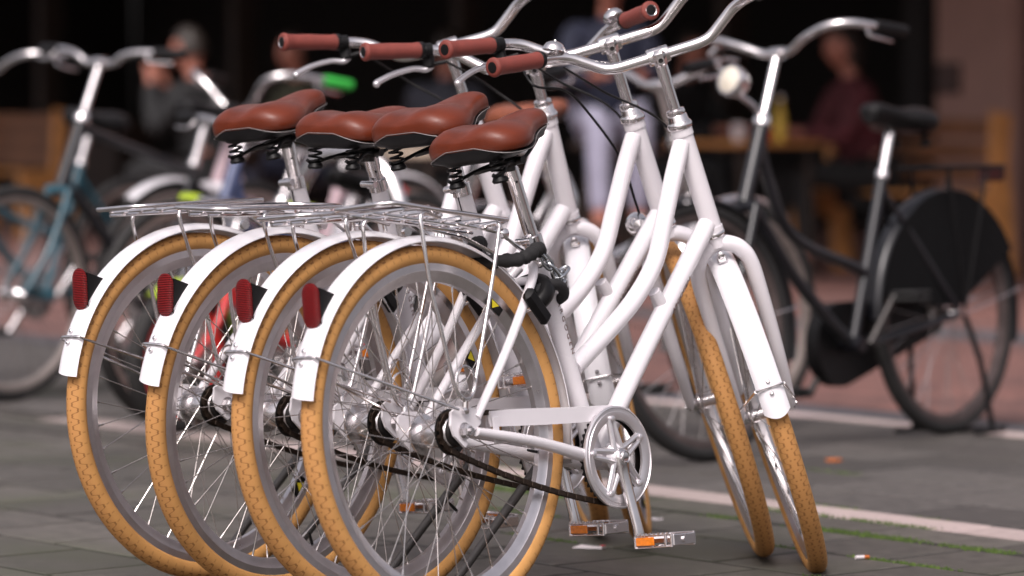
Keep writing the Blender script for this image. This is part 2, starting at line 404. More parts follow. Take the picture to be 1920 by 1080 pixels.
def rail_rack(pitch, x0=-.160, z0=.7675):
    """returns dict of meshes; rack plane passes rear (-.16,.768) with pitch slope"""
    x1 = x0 + .343; dx = (x0 + .160) * .6
    zf = lambda x: z0 - (x - x0) * pitch
    hw = .073
    rail = [(x1, 0, zf(x1)), (x1, -hw + .03, zf(x1)), (x1 - .02, -hw, zf(x1 - .02)), (.0, -hw, zf(0)), (x0 + .02, -hw, zf(x0)), (x0, -hw + .02, zf(x0)), (x0, 0, zf(x0)), (x0, hw - .02, zf(x0)), (x0 + .02, hw, zf(x0)), (0, hw, zf(0)), (x1 - .02, hw, zf(x1 - .02)), (x1, hw - .03, zf(x1))]
    pts = []
    for i in range(len(rail)):
        p, q = Vector(rail[i]), Vector(rail[(i + 1) % len(rail)])
        pts += [p.lerp(q, k / 4) for k in range(4)]
    R1 = MB().tube(pts, .0046, 10, closed=True).mesh('rail', CHROME)
    bars = []
    for x in [x0 + q for q in (.045, .098, .148, .200, .252, .300)]:
        bars.append(MB().tube([(x, -hw + .004, zf(x) - .0075), (x, hw - .004, zf(x) - .0075)], .0034, 8).mesh('crossbar', CHROME))
    longi = []
    for y in (-.026, .026):
        longi.append(MB().tube([(x0 + .008, y, zf(x0) - .0135), (x1 - .008, y, zf(x1) - .0135)], .0032, 8).mesh('lengthwise_bar', CHROME))
    struts = []
    for s in (-1, 1):
        y = s * .070
        P = [(-.012, y * .9, zf(-.0) - .010), (-.0678 + dx, y, zf(-.07 + dx) - .010), (-.078, y * 1.04, .700), (-.086, y * 1.05, .6119), (-.056, y * 1.08, .5526), (-.030, y * 1.09, .455), (-.018, y * 1.09, .418), (.0026, y * 1.09, .402), (.024, y * 1.09, .415), (.040, y * 1.08, .450), (.0647, y * 1.06, .5095), (.108, y * 1.03, .62), (.139, y, .705), (.1425 + dx * .4, y * .98, zf(.142) - .010), (.135 + dx * .4, y * .6, zf(.135) - .012)]
        P[0] = (-.012 + dx, y * .9, zf(dx) - .010); P[2] = (-.0720 + dx * .9, y * 1.04, .70); P[3] = (-.064, y * 1.05, .612); P[4] = (-.0515, y * 1.08, .553)
        mb = MB().tube(smooth_path(P, 5), .0040, 10)
        lp = [(.003 + .026 * math.cos(t), y * 1.15, .436 + .030 * math.sin(t)) for t in [2 * math.pi * k / 24 for k in range(24)]]
        mb.tube(lp, .0023, 8, closed=True)
        mb.tube([(.0026, y * 1.09, .402), (.001, y * 1.07, .385)], .006, 10)
        mb.lathe([(.0075, 0), (.0075, .006), (.004, .008)], (.001, y * 1.04, .385), (0, s, 0), 8)
        struts.append(mb.mesh('strut', CHROME))
    fs = []
    for s in (-1, 1):
        P = [(.06, s * .042, zf(.06) - .014), (.17, s * .045, zf(.17) - .02), (.30, s * .026, .652)]
        mb = MB().tube(P, .0037, 8); mb.lathe([(.010, 0), (.010, .009), (.006, .012)], (.178, s * .046, .7094), (0, s, 0), 12)
        mb.lathe([(.008, 0), (.008, .008), (.005, .011)], (.297, s * .026, .652), (0, s, 0), 10)
        fs.append(mb.mesh('front_stay', CHROME))
    return R1, bars, longi, struts, fs

def saddle_meshes():
    xs = [-.127, -.122, -.11, -.092, -.07, -.045, -.02, .005, .03, .055, .08, .097, .108, .1135]
    ws = [.035, .066, .091, .104, .108, .105, .094, .077, .061, .050, .043, .036, .025, .011]
    hs_ = [.010, .020, .028, .0315, .032, .031, .029, .027, .0255, .025, .0245, .022, .016, .007]
    zc = [.040, .040, .0415, .043, .0435, .043, .0415, .041, .044, .049, .052, .0515, .0495, .047]
    n = 30
    mb = MB(); V = []
    X2 = []; W2 = []; H2 = []; Z2 = []
    m = len(xs); sub = 3
    def cr(a, i, t):
        p0, p1, p2, p3 = a[max(i - 1, 0)], a[i], a[i + 1], a[min(i + 2, m - 1)]
        return .5 * (2 * p1 + (p2 - p0) * t + (2 * p0 - 5 * p1 + 4 * p2 - p3) * t * t + (-p0 + 3 * p1 - 3 * p2 + p3) * t ** 3)
    for i in range(m - 1):
        for k in range(sub):
            t = k / sub; X2.append(cr(xs, i, t)); W2.append(cr(ws, i, t)); H2.append(cr(hs_, i, t)); Z2.append(cr(zc, i, t))
    X2.append(xs[-1]); W2.append(ws[-1]); H2.append(hs_[-1]); Z2.append(zc[-1])
    M_ = len(X2)
    sp = lambda v, p: math.copysign(abs(v) ** p, v)
    for x, w_, h_, z_ in zip(X2, W2, H2, Z2):
        for k in range(n):
            an = 2 * math.pi * k / n; cy, sz = math.cos(an), math.sin(an)
            y = w_ * sp(cy, .82)
            z = z_ + (h_ * sp(sz, .72) if sz > 0 else h_ * .75 * sp(sz, .5))
            if sz > 0 and x < .02:
                gdep = .010 * max(0, min(1, (.03 - x) / .05)) * min(1, (x + .135) / .02)
                z -= gdep * math.exp(-(y / .024) ** 2)
                z += .004 * math.exp(-((abs(y) - .06) / .03) ** 2) * max(0, min(1, (-x) / .05))
            z -= .012 * (abs(y) / .1) ** 2 * max(0, min(1, (.03 - x) / .07))
            V.append((x, y, z))
    F = [(i * n + k, i * n + (k + 1) % n, (i + 1) * n + (k + 1) % n, (i + 1) * n + k) for i in range(M_ - 1) for k in range(n)]
    F += [tuple(range(n - 1, -1, -1)), tuple((M_ - 1) * n + k for k in range(n))]
    mb.add(V, F); cover = mb.mesh('cover', LEATHER, True, 80)
    # base shell under the cover
    mb = MB(); V = []; n2 = 20
    for x, w_, h_, z_ in zip(X2, W2, H2, Z2):
        for k in range(n2):
            an = 2 * math.pi * k / n2; cy, sz = math.cos(an), math.sin(an)
            y = w_ * (.985 if sz > -.25 else .70) * sp(cy, .7)
            zz = z_ - h_ * .62 + (h_ * .12 if sz > 0 else -.022) * abs(sp(sz, .5)) - .012 * (abs(y) / .1) ** 2 * max(0, min(1, (.03 - x) / .07))
            V.append((x * .985 - .001, y, zz))
    F = [(i * n2 + k, i * n2 + (k + 1) % n2, (i + 1) * n2 + (k + 1) % n2, (i + 1) * n2 + k) for i in range(M_ - 1) for k in range(n2)]
    F += [tuple(range(n2 - 1, -1, -1)), tuple((M_ - 1) * n2 + k for k in range(n2))]
    mb.add(V, F); base = mb.mesh('base', BLACK, True, 45)
    # piping between cover and base
    edge = [(x, w_ * 1.0 + .0008, z_ - h_ * .55 - .012 * (w_ / .1) ** 2 * max(0, min(1, (.03 - x) / .07))) for x, w_, h_, z_ in zip(X2, W2, H2, Z2)]
    path = edge + [(x, -y, z) for x, y, z in edge[::-1]]
    trim = MB().tube(path, .0007, 6, closed=True).mesh('piping', mat('silver_piping', (.26, .24, .235), .5, .3))
    rails = []
    for s in (-1, 1):
        P = [(-.112, s * .056, -.022), (-.095, s * .056, -.030), (-.07, s * .048, -.022), (-.03, s * .026, -.012), (.02, s * .022, -.012), (.07, s * .018, .012), (.095, s * .012, .030)]
        rails.append(MB().tube(smooth_path(P, 5), .0036, 8).mesh('rail', BLACK))
    springs = []
    for s in (-1, 1):
        P = [(-.092 + .0125 * math.cos(t), s * .054 + .0125 * math.sin(t), -.030 + .044 * t / (2 * math.pi * 4)) for t in [2 * math.pi * 4 * k / 56 for k in range(57)]]
        mb = MB().tube(P, .0026, 6); mb.lathe([(.014, -.040), (.0165, -.036), (.013, -.029)], (-.092, s * .054, 0), (0, 0, 1), 12)
        springs.append(mb.mesh('spring', BLACK))
    mb = MB().bbox((0, 0, -.012), (.034, .050, .018), .005); mb.tube([(0, -.040, -.012), (0, .040, -.012)], .0075, 10); mb.tube([(-.055, -.040, -.020), (-.02, 0, -.016), (-.055, .040, -.020)], .004, 8); mb.tube([(0, 0, -.03), (0, 0, .004)], .0145, 16)
    clamp = mb.mesh('clamp', DARKST)
    return cover, base, trim, rails, springs, clamp

def bar_pts():
    L = [(0, 0, 0), (0, .045, 0), (.0, .088, .001), (.001, .112, .008), (-.006, .140, .026), (-.016, .168, .044), (-.030, .192, .051), (-.048, .212, .052), (-.075, .236, .051), (-.130, .282, .048), (-.162, .309, .046)]
    return L
def handlebar_mesh():
    L = bar_pts(); full = [(x, -y, z) for x, y, z in L[::-1]] + L[1:]
    mb = MB().tube(smooth_path(full, 5), .0112, 16); return mb.mesh('handlebar', CHROME)
def grip_meshes(s):
    a, b = Vector((-.066, s * .2285, .0515)), Vector((-.165, s * .3115, .046)); d = (b - a).normalized(); Ln = (b - a).length
    prof = [(.0128, -.002), (.0170, 0), (.0172, .004), (.0160, .012), (.0163, Ln * .3), (.0172, Ln * .55), (.0165, Ln * .78), (.0172, Ln * .9), (.0196, Ln - .006), (.0196, Ln - .002), (.0180, Ln + .001), (.0115, Ln + .0015)]
    g = MB().lathe(prof, a, d, 24).mesh('grip', GRIP, True, 60)
    c = MB().lathe([(.0112, Ln), (.0112, Ln + .002), (.007, Ln + .0026)], a, d, 20).mesh('end_cap', BLACK)
    k = MB().lathe([(.0172, -.010), (.0178, -.008), (.0178, -.001), (.0165, .0005)], a, d, 20).mesh('collar', BLACK)
    ring = MB().lathe([(.0106, Ln + .0022), (.0118, Ln + .0030), (.0118, Ln + .0016), (.0106, Ln + .0012)], a, d, 24, closed=True).mesh('end_ring', CHROME)
    return g, c, k, ring
def lever_meshes(s):
    p = Vector((-.050, s * .213, .052)); d = Vector((-.62, s * .75, -.05)).normalized()
    mb = MB(); mb.lathe([(.0145, -.007), (.0145, .007)], p, d, 16); mb.bbox(p + Vector((.012, s * .004, -.022)), (.020, .022, .030), .004)
    mb.tube([p + Vector((.014, 0, -.028)), p + Vector((.02, -s * .030, -.026))], .0045, 10)
    body = mb.mesh('lever_mount', BLACK)
    P = [p + Vector((.014, 0, -.030)), p + Vector((.010, s * .012, -.038)), p + Vector((-.006, s * .034, -.036)), p + Vector((-.034, s * .066, -.046)), p + Vector((-.060, s * .092, -.062)), p + Vector((-.064, s * .096, -.067))]
    sp_ = smooth_path(P, 5)
    rr = [.0078 - .0018 * math.sin(math.pi * i / (len(sp_) - 1)) for i in range(len(sp_))]
    lev = MB().tube(sp_, rr, 10).ball(P[-1], .0080, 10, 6).mesh('brake_lever', SATIN)
    return body, lev
def bell_mesh():
    mb = MB(); c = Vector((-.02, 0, .0))
    mb.lathe([(.0, .044), (.003, .046), (.004, .042), (.012, .0415), (.022, .036), (.028, .026), (.0295, .018), (.027, .018), (.024, .024), (.0, .030)], (0, 0, 0), (0, 0, 1), 28)
    mb.tube([(0, 0, 0), (0, 0, .03)], .006, 10); mb.lathe([(.0150, -.006), (.0150, .006)], (0, 0, 0), (0, 1, 0), 16); mb.bbox((.020, .004, .014), (.02, .008, .008), .002); mb.ball((.032, .004, .016), .006, 8, 6)
    return mb.mesh('bell', CHROME)
def stem_mesh(zc):
    """quill from headset to the clamp; zc: clamp height along local z"""
    t = (zc - CRN.z) / HD.z; c = CRN + HD * t
    mb = MB(); mb.tube([HDT + HD * .018, c - HD * .05], .0113, 18); mb.tube([c - HD * .052, c - HD * .004], [.0125, .0128], 18)
    return mb.mesh('stem', CHROME), c
def stem_clamp_mesh(c):
    mb = MB(); mb.lathe([(.0162, -.022), (.0175, -.019), (.0175, .019), (.0162, .022)], c, (0, 1, 0), 20)
    rot = Matrix(((HF.x, 0, HD.x), (0, 1, 0), (HF.z, 0, HD.z)))
    mb.bbox(c - HF * .010 - HD * .004, (.030, .026, .034), .006, rot)
    mb.lathe([(.0058, 0), (.0058, .003)], c - HF * .0245 - HD * .006, -HF, 12)
    return mb.mesh('stem_clamp', CHROME)
def stem_bolt_mesh(c):
    return MB().lathe([(.0048, .0005), (.0048, .0045), (.002, .004)], c - HF * .0245 - HD * .006, -HF, 12).mesh('clamp_bolt', DARKST)
def headset_mesh():
    mb = MB(); mb.lathe([(.0125, .038), (.0185, .036), (.0195, .031), (.0185, .026), (.0200, .024), (.0205, .014), (.0235, .010), (.0255, .006), (.0255, .0), (.0235, -.003), (.021, -.004)], HDT, HD, 26)
    return mb.mesh('headset', CHROME)
def crown_race_mesh(): return MB().lathe([(.022, .012), (.0235, .009), (.0235, .004), (.021, .001)], CRN, HD, 24).mesh('crown_race', CHROME)
def fork_mesh():
    mb = MB(); o = CRN
    mb.tube([o + HD * .006, o - HD * .02], .0195, 18)
    for s in (-1, 1):
        P = [o - HD * .014 + Vector((0, s * .002, 0)), o - HD * .020 + Vector((0, s * .022, 0)), o - HD * .038 + Vector((0, s * .043, 0)) + HF * .002, o - HD * .075 + Vector((0, s * .055, 0)) + HF * .006, o - HD * .17 + Vector((0, s * .057, 0)) + HF * .014, o - HD * .29 + Vector((0, s * .056, 0)) + HF * .036, FA + HD * .018 - HF * .012 + Vector((0, s * .054, 0)), FA + Vector((0, s * .0535, 0))]
        sp_ = smooth_path(P, 6); n = len(sp_)
        rr = [.0165 if i < n * .45 else .0165 - .008 * (i / n - .45) / .55 for i in range(n)]
        mb.tube(sp_, rr, 16)
        mb.lathe([(.011, -.003), (.011, .003)], FA + Vector((0, s * .0535, 0)), (0, 1, 0), 14)
    return mb.mesh('fork', WHITE)
def front_hub_mesh():
    mb = MB(); mb.lathe([(.004, -.066), (.004, -.060), (.0095, -.060), (.0095, -.050), (.012, -.046), (.014, -.040), (.0235, -.036), (.0235, -.032), (.014, -.029), (.0125, 0), (.014, .029), (.0235, .032), (.0235, .036), (.014, .040), (.012, .046), (.0095, .050), (.0095, .060), (.004, .060), (.004, .066)], (0, 0, 0), n=24)
    return mb.mesh('hub', CHROME, True, 30)
def rear_hub_mesh():
    mb = MB(); mb.lathe([(.007, -.066), (.009, -.050), (.021, -.050), (.030, -.040), (.030, -.033), (.024, -.031), (.0275, -.024), (.0275, .020), (.026, .026), (.038, .029), (.038, .034), (.030, .036), (.027, .044), (.018, .050), (.007, .066)], (0, 0, 0), n=32)
    return mb.mesh('hub', ALU, True, 30)
def sprocket_mesh():
    mb = MB(); n = 18; P = []
    for k in range(n * 4):
        an = 2 * math.pi * k / (n * 4); r = .0375 if k % 4 in (0, 1) else .0335; P.append((r * math.cos(an), r * math.sin(an)))
    m_ = len(P); V = [(x, -.0410, z) for x, z in P] + [(x, -.0385, z) for x, z in P]
    mb.add(V, [tuple(range(m_)), tuple(range(2 * m_ - 1, m_ - 1, -1))] + [(i, i + m_, (i + 1) % m_ + m_, (i + 1) % m_) for i in range(m_)])
    mb.lathe([(.039, -.0365), (.043, -.036), (.043, -.0345), (.03, -.034)], (0, 0, 0), n=36)
    mb.lathe([(.022, -.056), (.026, -.055), (.028, -.047)], (0, 0, 0), n=28)
    return mb.mesh('sprocket', DARKST, True, 30)
def chain_mesh():
    c0 = Vector((0, WR)); c1 = Vector((BB.x, BB.z)); r0, r1 = .0355, .0885; P = []
    d = c1 - c0; L = d.length; th = math.atan2(d.y, d.x); al = math.asin((r1 - r0) / L)
    # upper tangent, lower tangent (with sag), arcs
    up = th + math.pi / 2 + al; lo = th - math.pi / 2 - al
    pu0 = c0 + Vector((math.cos(up), math.sin(up))) * r0; pu1 = c1 + Vector((math.cos(up), math.sin(up))) * r1
    pl1 = c1 + Vector((math.cos(lo), math.sin(lo))) * r1; pl0 = c0 + Vector((math.cos(lo), math.sin(lo))) * r0
    for k in range(30): P.append(pu0.lerp(pu1, k / 30))
    a0, a1 = up, lo
    for k in range(24): an = a0 + (a1 - a0) * k / 24; P.append(c1 + Vector((math.cos(an), math.sin(an))) * r1)
    for k in range(30): q = pl1.lerp(pl0, k / 30); P.append(Vector((q.x, q.y - .012 * 4 * (k / 30) * (1 - k / 30))))
    a0, a1 = lo, up - 2 * math.pi
    for k in range(14): an = a0 + (a1 - a0) * k / 14; P.append(c0 + Vector((math.cos(an), math.sin(an))) * r0)
    # resample to link pitch
    P.append(P[0]); S = [0]
    for i in range(1, len(P)): S.append(S[-1] + (P[i] - P[i - 1]).length)
    N = int(S[-1] / .0127) // 2 * 2; mb = MB(); j = 0; Q = []
    for k in range(N + 1):
        s = S[-1] * k / N
        while j < len(S) - 2 and S[j + 1] < s: j += 1
        t = (s - S[j]) / max(1e-9, S[j + 1] - S[j]); Q.append(P[j].lerp(P[j + 1], t))
    for k in range(N):
        p, q = Q[k], Q[k + 1]; m_ = (p + q) / 2; an = math.atan2(q.y - p.y, q.x - p.x); rot = Matrix.Rotation(-an, 3, 'Y')
        wide = .0042 if k % 2 else .0028
        for s in (-1, 1): mb.bbox((m_.x, -.0400 + s * wide, m_.y), (.0152, .0014, .0100), .0034, rot)
        mb.tube([(p.x, -.0400 - .0045, p.y), (p.x, -.0400 + .0045, p.y)], .0038, 7)
    return mb.mesh('chain', CHAINM)
def chainring_meshes():
    y = -.0555; c = Vector((BB.x, y, BB.z)); ro = .0986
    ring = MB().lathe([(ro - .001, .003), (ro, .001), (ro, -.0035), (ro - .003, -.0055), (ro - .0045, -.0035), (ro - .010, -.0035), (ro - .011, -.0052), (ro - .020, -.0052), (ro - .0265, -.003), (ro - .027, .002), (ro - .018, .003)], c, n=80, closed=True).mesh('chainring', SATIN, True, 30)
    teeth = MB(); n = 44; P = []
    for k in range(n * 4):
        an = 2 * math.pi * k / (n * 4); r = .0915 if k % 4 in (0, 1) else .0865; P.append((r * math.cos(an), r * math.sin(an)))
    m_ = len(P); ri = .074
    V = [(c.x + x, -.0405, c.z + z) for x, z in P] + [(c.x + x, -.0383, c.z + z) for x, z in P]
    V += [(c.x + ri * math.cos(2 * math.pi * k / m_), -.0405, c.z + ri * math.sin(2 * math.pi * k / m_)) for k in range(m_)] + [(c.x + ri * math.cos(2 * math.pi * k / m_), -.0383, c.z + ri * math.sin(2 * math.pi * k / m_)) for k in range(m_)]
    F = []
    for i in range(m_):
        j = (i + 1) % m_; F += [(i, j, j + 2 * m_, i + 2 * m_), (i + m_, i + 3 * m_, j + 3 * m_, j + m_), (i, i + m_, j + m_, j), (i + 2 * m_, j + 2 * m_, j + 3 * m_, i + 3 * m_)]
    teeth.add(V, F); tm = teeth.mesh('teeth', DARKST, True, 30)
    arms = MB()
    for k in range(5):
        an = R_(100 + 72 * k); u = Vector((math.cos(an), 0, math.sin(an))); v = Vector((-math.sin(an), 0, math.cos(an)))
        def ringp(d_, w_): return [c + u * d_ + v * w_]
        for sg in (-1, 1):
            P = [c + u * .012 + v * sg * .011 + Vector((0, -.004, 0)), c + u * .045 + v * sg * .0075 + Vector((0, -.003, 0)), c + u * .078 + v * sg * .006 + Vector((0, -.001, 0))]
            arms.tube(smooth_path(P, 4), [.0066 - .0018 * i / 8 for i in range(9)], 8)
        arms.bbox(c + u * .0735 + Vector((0, -.002, 0)), (.013, .006, .018), .003, Matrix((u, Vector((0, 1, 0)), v)).transposed())
        arms.lathe([(.006, 0), (.006, .004), (.004, .005)], c + u * .0755 + Vector((0, -.005, 0)), (0, -1, 0), 10)
    arms.lathe([(.030, .012), (.031, .002), (.027, -.003), (.020, -.007), (.018, -.010)], c, n=30)
    return ring, tm, arms.mesh('spider', SATIN)
def crank_mesh(s):
    """right crank (s=-1) points down, left crank (s=1) up"""
    y0 = s * .062; y1 = s * .082; d = Vector((.0155, 0, -.1635)) * (1 if s < 0 else -1)
    p0 = BB + Vector((0, y0, 0)); p1 = BB + d + Vector((0, y1, 0)); u = d.normalized(); v = Vector((-u.z, 0, u.x)); V = []; F = []
    ts = [(-.10, .010, .008), (-.07, .0150, .011), (0, .0175, .012), (.10, .0155, .0115), (.2, .0135, .0095), (.5, .0120, .0075), (.8, .0115, .0065), (.95, .0135, .0068), (1.03, .0130, .0068), (1.08, .0085, .006)]
    n = 12
    for t, hw, hy in ts:
        tt = max(0, min(1, t)); ease = tt * tt * (3 - 2 * tt); q = p0 + d * t + Vector((0, (y1 - y0) * ease, 0))
        for k in range(n):
            an = 2 * math.pi * k / n; cx, sx = math.cos(an), math.sin(an)
            V.append(q + v * hw * math.copysign(abs(cx) ** .6, cx) + Vector((0, 1, 0)) * hy * math.copysign(abs(sx) ** .6, sx))
    m_ = len(ts)
    F = [(i * n + k, i * n + (k + 1) % n, (i + 1) * n + (k + 1) % n, (i + 1) * n + k) for i in range(m_ - 1) for k in range(n)] + [tuple(range(n - 1, -1, -1)), tuple((m_ - 1) * n + k for k in range(n))]
    mb = MB().add(V, F)
    me = mb.mesh('crank_arm', CHROME, True, 60)
    bo = MB().lathe([(.0125, .008), (.0125, .0145), (.0105, .0165), (.0085, .0150), (.004, .0155)], p0, (0, s, 0), 18).mesh('crank_bolt', CHROME, True, 30)
    return me, bo, p1
def pedal_meshes(p1, s):
    c = p1 + Vector((0, s * .060, 0)); mb = MB()
    mb.tube([p1, p1 + Vector((0, s * .112, 0))], .0065, 12)
    for x in (-.034, .034):
        P = [c + Vector((x, -s * .045, 0)), c + Vector((x * 1.05, 0, .0)), c + Vector((x, s * .045, 0))]
        mb.bbox(c + Vector((x, 0, .0115)), (.006, .092, .004), .0012); mb.bbox(c + Vector((x, 0, -.0115)), (.006, .092, .004), .0012)
        for k in (-.044, -.002, .030, .044): mb.bbox(c + Vector((x, s * k, 0)), (.0055, .005, .022), .001)
    for y in (-.046, .046): mb.bbox(c + Vector((0, s * y, 0)), (.066, .005, .022), .002)
    mb.bbox(c, (.030, .07, .016), .004)
    for k in range(8): mb.box(c + Vector((-.035 + .0 * k, s * (-.04 + .011 * k), .0145)), (.004, .005, .003))
    body = mb.mesh('pedal', ALU, True, 30)
    refs = []
    for x in (-.0355, .0355):
        refs.append(MB().bbox(c + Vector((x * 1.04, -s * .018, 0)), (.004, .044, .0165), .0015).mesh('pedal_reflector', AMBER))
    return body, refs
def chain_guard_mesh():
    y = -.0495; t = .002; mb = MB()
    top = [(.100, .381), (.17, .3815), (.25, .3795), (.33, .377), (.40, .376), (.445, .3755), (.500, .366), (.530, .336)]
    bot = [(.096, .352), (.17, .3500), (.25, .3480), (.33, .347), (.385, .3475), (.433, .3520), (.480, .3480), (.506, .3250)]
    V = []; n = len(top)
    for x, z in top: V.append((x, y - t / 2, z))
    for x, z in bot: V.append((x, y - t / 2, z))
    for x, z in top: V.append((x, y + .012, z + .001))
    for x, z in bot: V.append((x, y - t / 2 + .002, z))
    F = []
    for i in range(n - 1):
        F += [(i, i + n, i + n + 1, i + 1), (i, i + 1, i + 1 + 2 * n, i + 2 * n), (i + 2 * n, i + 1 + 2 * n, i + 1 + 3 * n, i + 3 * n), (i + n, i + 3 * n, i + 3 * n + 1, i + n + 1)]
    F += [(0, 2 * n, 3 * n, n), (n - 1, 2 * n - 1, 4 * n - 1, 3 * n - 1)]
    mb.add(V, F); mb.bbox((.106, y - .004, .345), (.016, .003, .050), .001)
    return mb.mesh('chain_guard', WHITE, True, 35)
def kick_meshes(foot):
    top = Vector((.352, .052, .282)); foot = Vector(foot); d = (foot - top).normalized()
    leg = MB().tube([top, top + d * .03, foot - d * .03], [.012, .0095, .008], 12); leg.bbox(top + Vector((0, -.02, 0)), (.045, .035, .03), .005)
    ft = MB().tube([foot - d * .045, foot - d * .012, foot], [.0125, .013, .0165], 12)
    return leg.mesh('leg', GREYP), ft.mesh('rubber_foot', RUBBER)
def ring_lock_meshes():
    c = Vector((.268, 0, .580)); u = Vector((.73, 0, .68)).normalized(); n_ = Vector((-.68, 0, .73)); P = []
    # horseshoe round the tyre in the plane square to u? plane spanned by Y and radial direction
    rad = (c - Vector((0, 0, WR))); rad.normalize(); tan = Vector((-rad.z, 0, rad.x))
    for k in range(25):
        an = R_(-125 + 250 * k / 24); P.append(c + rad * (.048 * math.cos(an) + .012) + Vector((0, 1, 0)) * (.052 * math.sin(an)))
    body = MB().tube(P, [.011 + .004 * math.sin(math.pi * i / 24) for i in range(25)], 12, flat=1.3)
    body.bbox(c + Vector((.0, -.058, .010)) - rad * .03, (.032, .020, .080), .009, Matrix.Rotation(R_(-42), 3, 'Y'))
    sh = MB().tube([P[0], P[0] - rad * .012 + Vector((0, .02, 0)), P[-1] - rad * .012 + Vector((0, -.02, 0)), P[-1]], .0045, 10)
    return body.mesh('ring_lock', BLACK), sh.mesh('shackle', CHROME)

# text as flat lettering
def text_mesh(body, size, m, key):
    def mk():
        cu = bpy.data.curves.new('lettering', 'FONT'); cu.body = body; cu.size = size; cu.extrude = .0003; cu.align_x = 'CENTER'; cu.align_y = 'CENTER'
        o = bpy.data.objects.new('lettering', cu); COL.objects.link(o); dg = bpy.context.evaluated_depsgraph_get(); dg.update()
        me = bpy.data.meshes.new_from_object(o.evaluated_get(dg)); bpy.data.objects.remove(o); me.materials.clear(); me.materials.append(m); return me
    return cm(('text', key), mk)

SADDLE = saddle_meshes()
BIKES = [
    dict(X=-.1078, Y=7.4145, yaw=49.0622, lean=6.8498, pit=.5593, steer=42.8, sc=(.318, 0, .6977), post=(.2665, .8478), stem=1.060, rack=(.1055, -.160, .7675), fguard=True, foot=(.22, .225, .028), lever=False, bell='L',
         label='white bicycle nearest the camera, its seat clamp low and pedal nearest the paving', spin=(10, 20)),
    dict(X=-.2459, Y=7.6367, yaw=46.2852, lean=4.9004, pit=-.1684, steer=46.5, sc=(.2851, 0, .7870), post=(.2600, .8730), stem=1.0735, rack=(-.024, -.205, .7430), fguard=False, foot=(.20, .215, .020), lever=True, bell=None,
         label='white bicycle second nearest, its front tyre bare without a mudguard', spin=(40, 75)),
    dict(X=-.4583, Y=7.8903, yaw=48.7154, lean=-.5445, pit=-.3194, steer=39.0, sc=(.2830, 0, .7885), post=(.2590, .8515), stem=1.028, rack=(.006, -.222, .7530), fguard=True, foot=(.20, .20, -.002), lever=True, bell='R',
         label='white bicycle third from the camera, standing upright with its handlebar set lowest', spin=(70, 130)),
    dict(X=-.5958, Y=8.0885, yaw=45.2929, lean=4.4993, pit=-.1011, steer=51.0, sc=(.2800, 0, .7910), post=(.2625, .8790), stem=1.0735, rack=(-.020, -.203, .7475), fguard=True, foot=(.20, .215, .018), lever=True, bell=None,
         label='white bicycle farthest from the camera, leftmost of the parked white row', spin=(100, 33)),
]
def wheel(par, name, mtx, front, key='w'):
    w_ = obj(name, cm('rim', lambda: rim_mesh(.311, .030, .0265, RIM)), par, mtx)
    obj('tyre', cm('tyre', lambda: tyre_mesh(WR, .0195, TAN)), w_)
    if front:
        obj('hub', cm('fhub', front_hub_mesh), w_); add_spokes(w_, 36, .2835, .0215, .034, STEEL, 'front')
    else:
        obj('hub', cm('rhub', rear_hub_mesh), w_); add_spokes(w_, 36, .2835, .0355, .0325, STEEL, 'rear')
    obj('valve', cm('valve', lambda: MB().tube([(.282, 0, 0), (.268, 0, 0), (.255, 0, 0)], [.003, .0032, .0022], 8).mesh('valve', BLACK)), w_)
    def stick():
        mb = MB(); P = []
        for k in range(5):
            an = R_(58 + 2.2 * k); P += [(.298 * math.cos(an), -.0136, .298 * math.sin(an)), (.281 * math.cos(an), -.0118, .281 * math.sin(an))]
        mb.add(P, [(2 * k, 2 * k + 1, 2 * k + 3, 2 * k + 2) for k in range(4)]); return mb.mesh('rim_sticker', BLACK, False)
    obj('rim_sticker', cm('stk', stick), w_)
    def stick2():
        A_, B_, C_ = [(r * math.cos(R_(an)), -y, r * math.sin(R_(an))) for r, an, y in ((.2965, 60.5, .0139), (.2965, 65, .0139), (.283, 63, .0124))]
        return MB().add([A_, B_, C_], [(0, 1, 2)]).mesh('sticker_mark', YELLOW, False)
    obj('sticker_mark', cm('stk2', stick2), w_)
    return w_

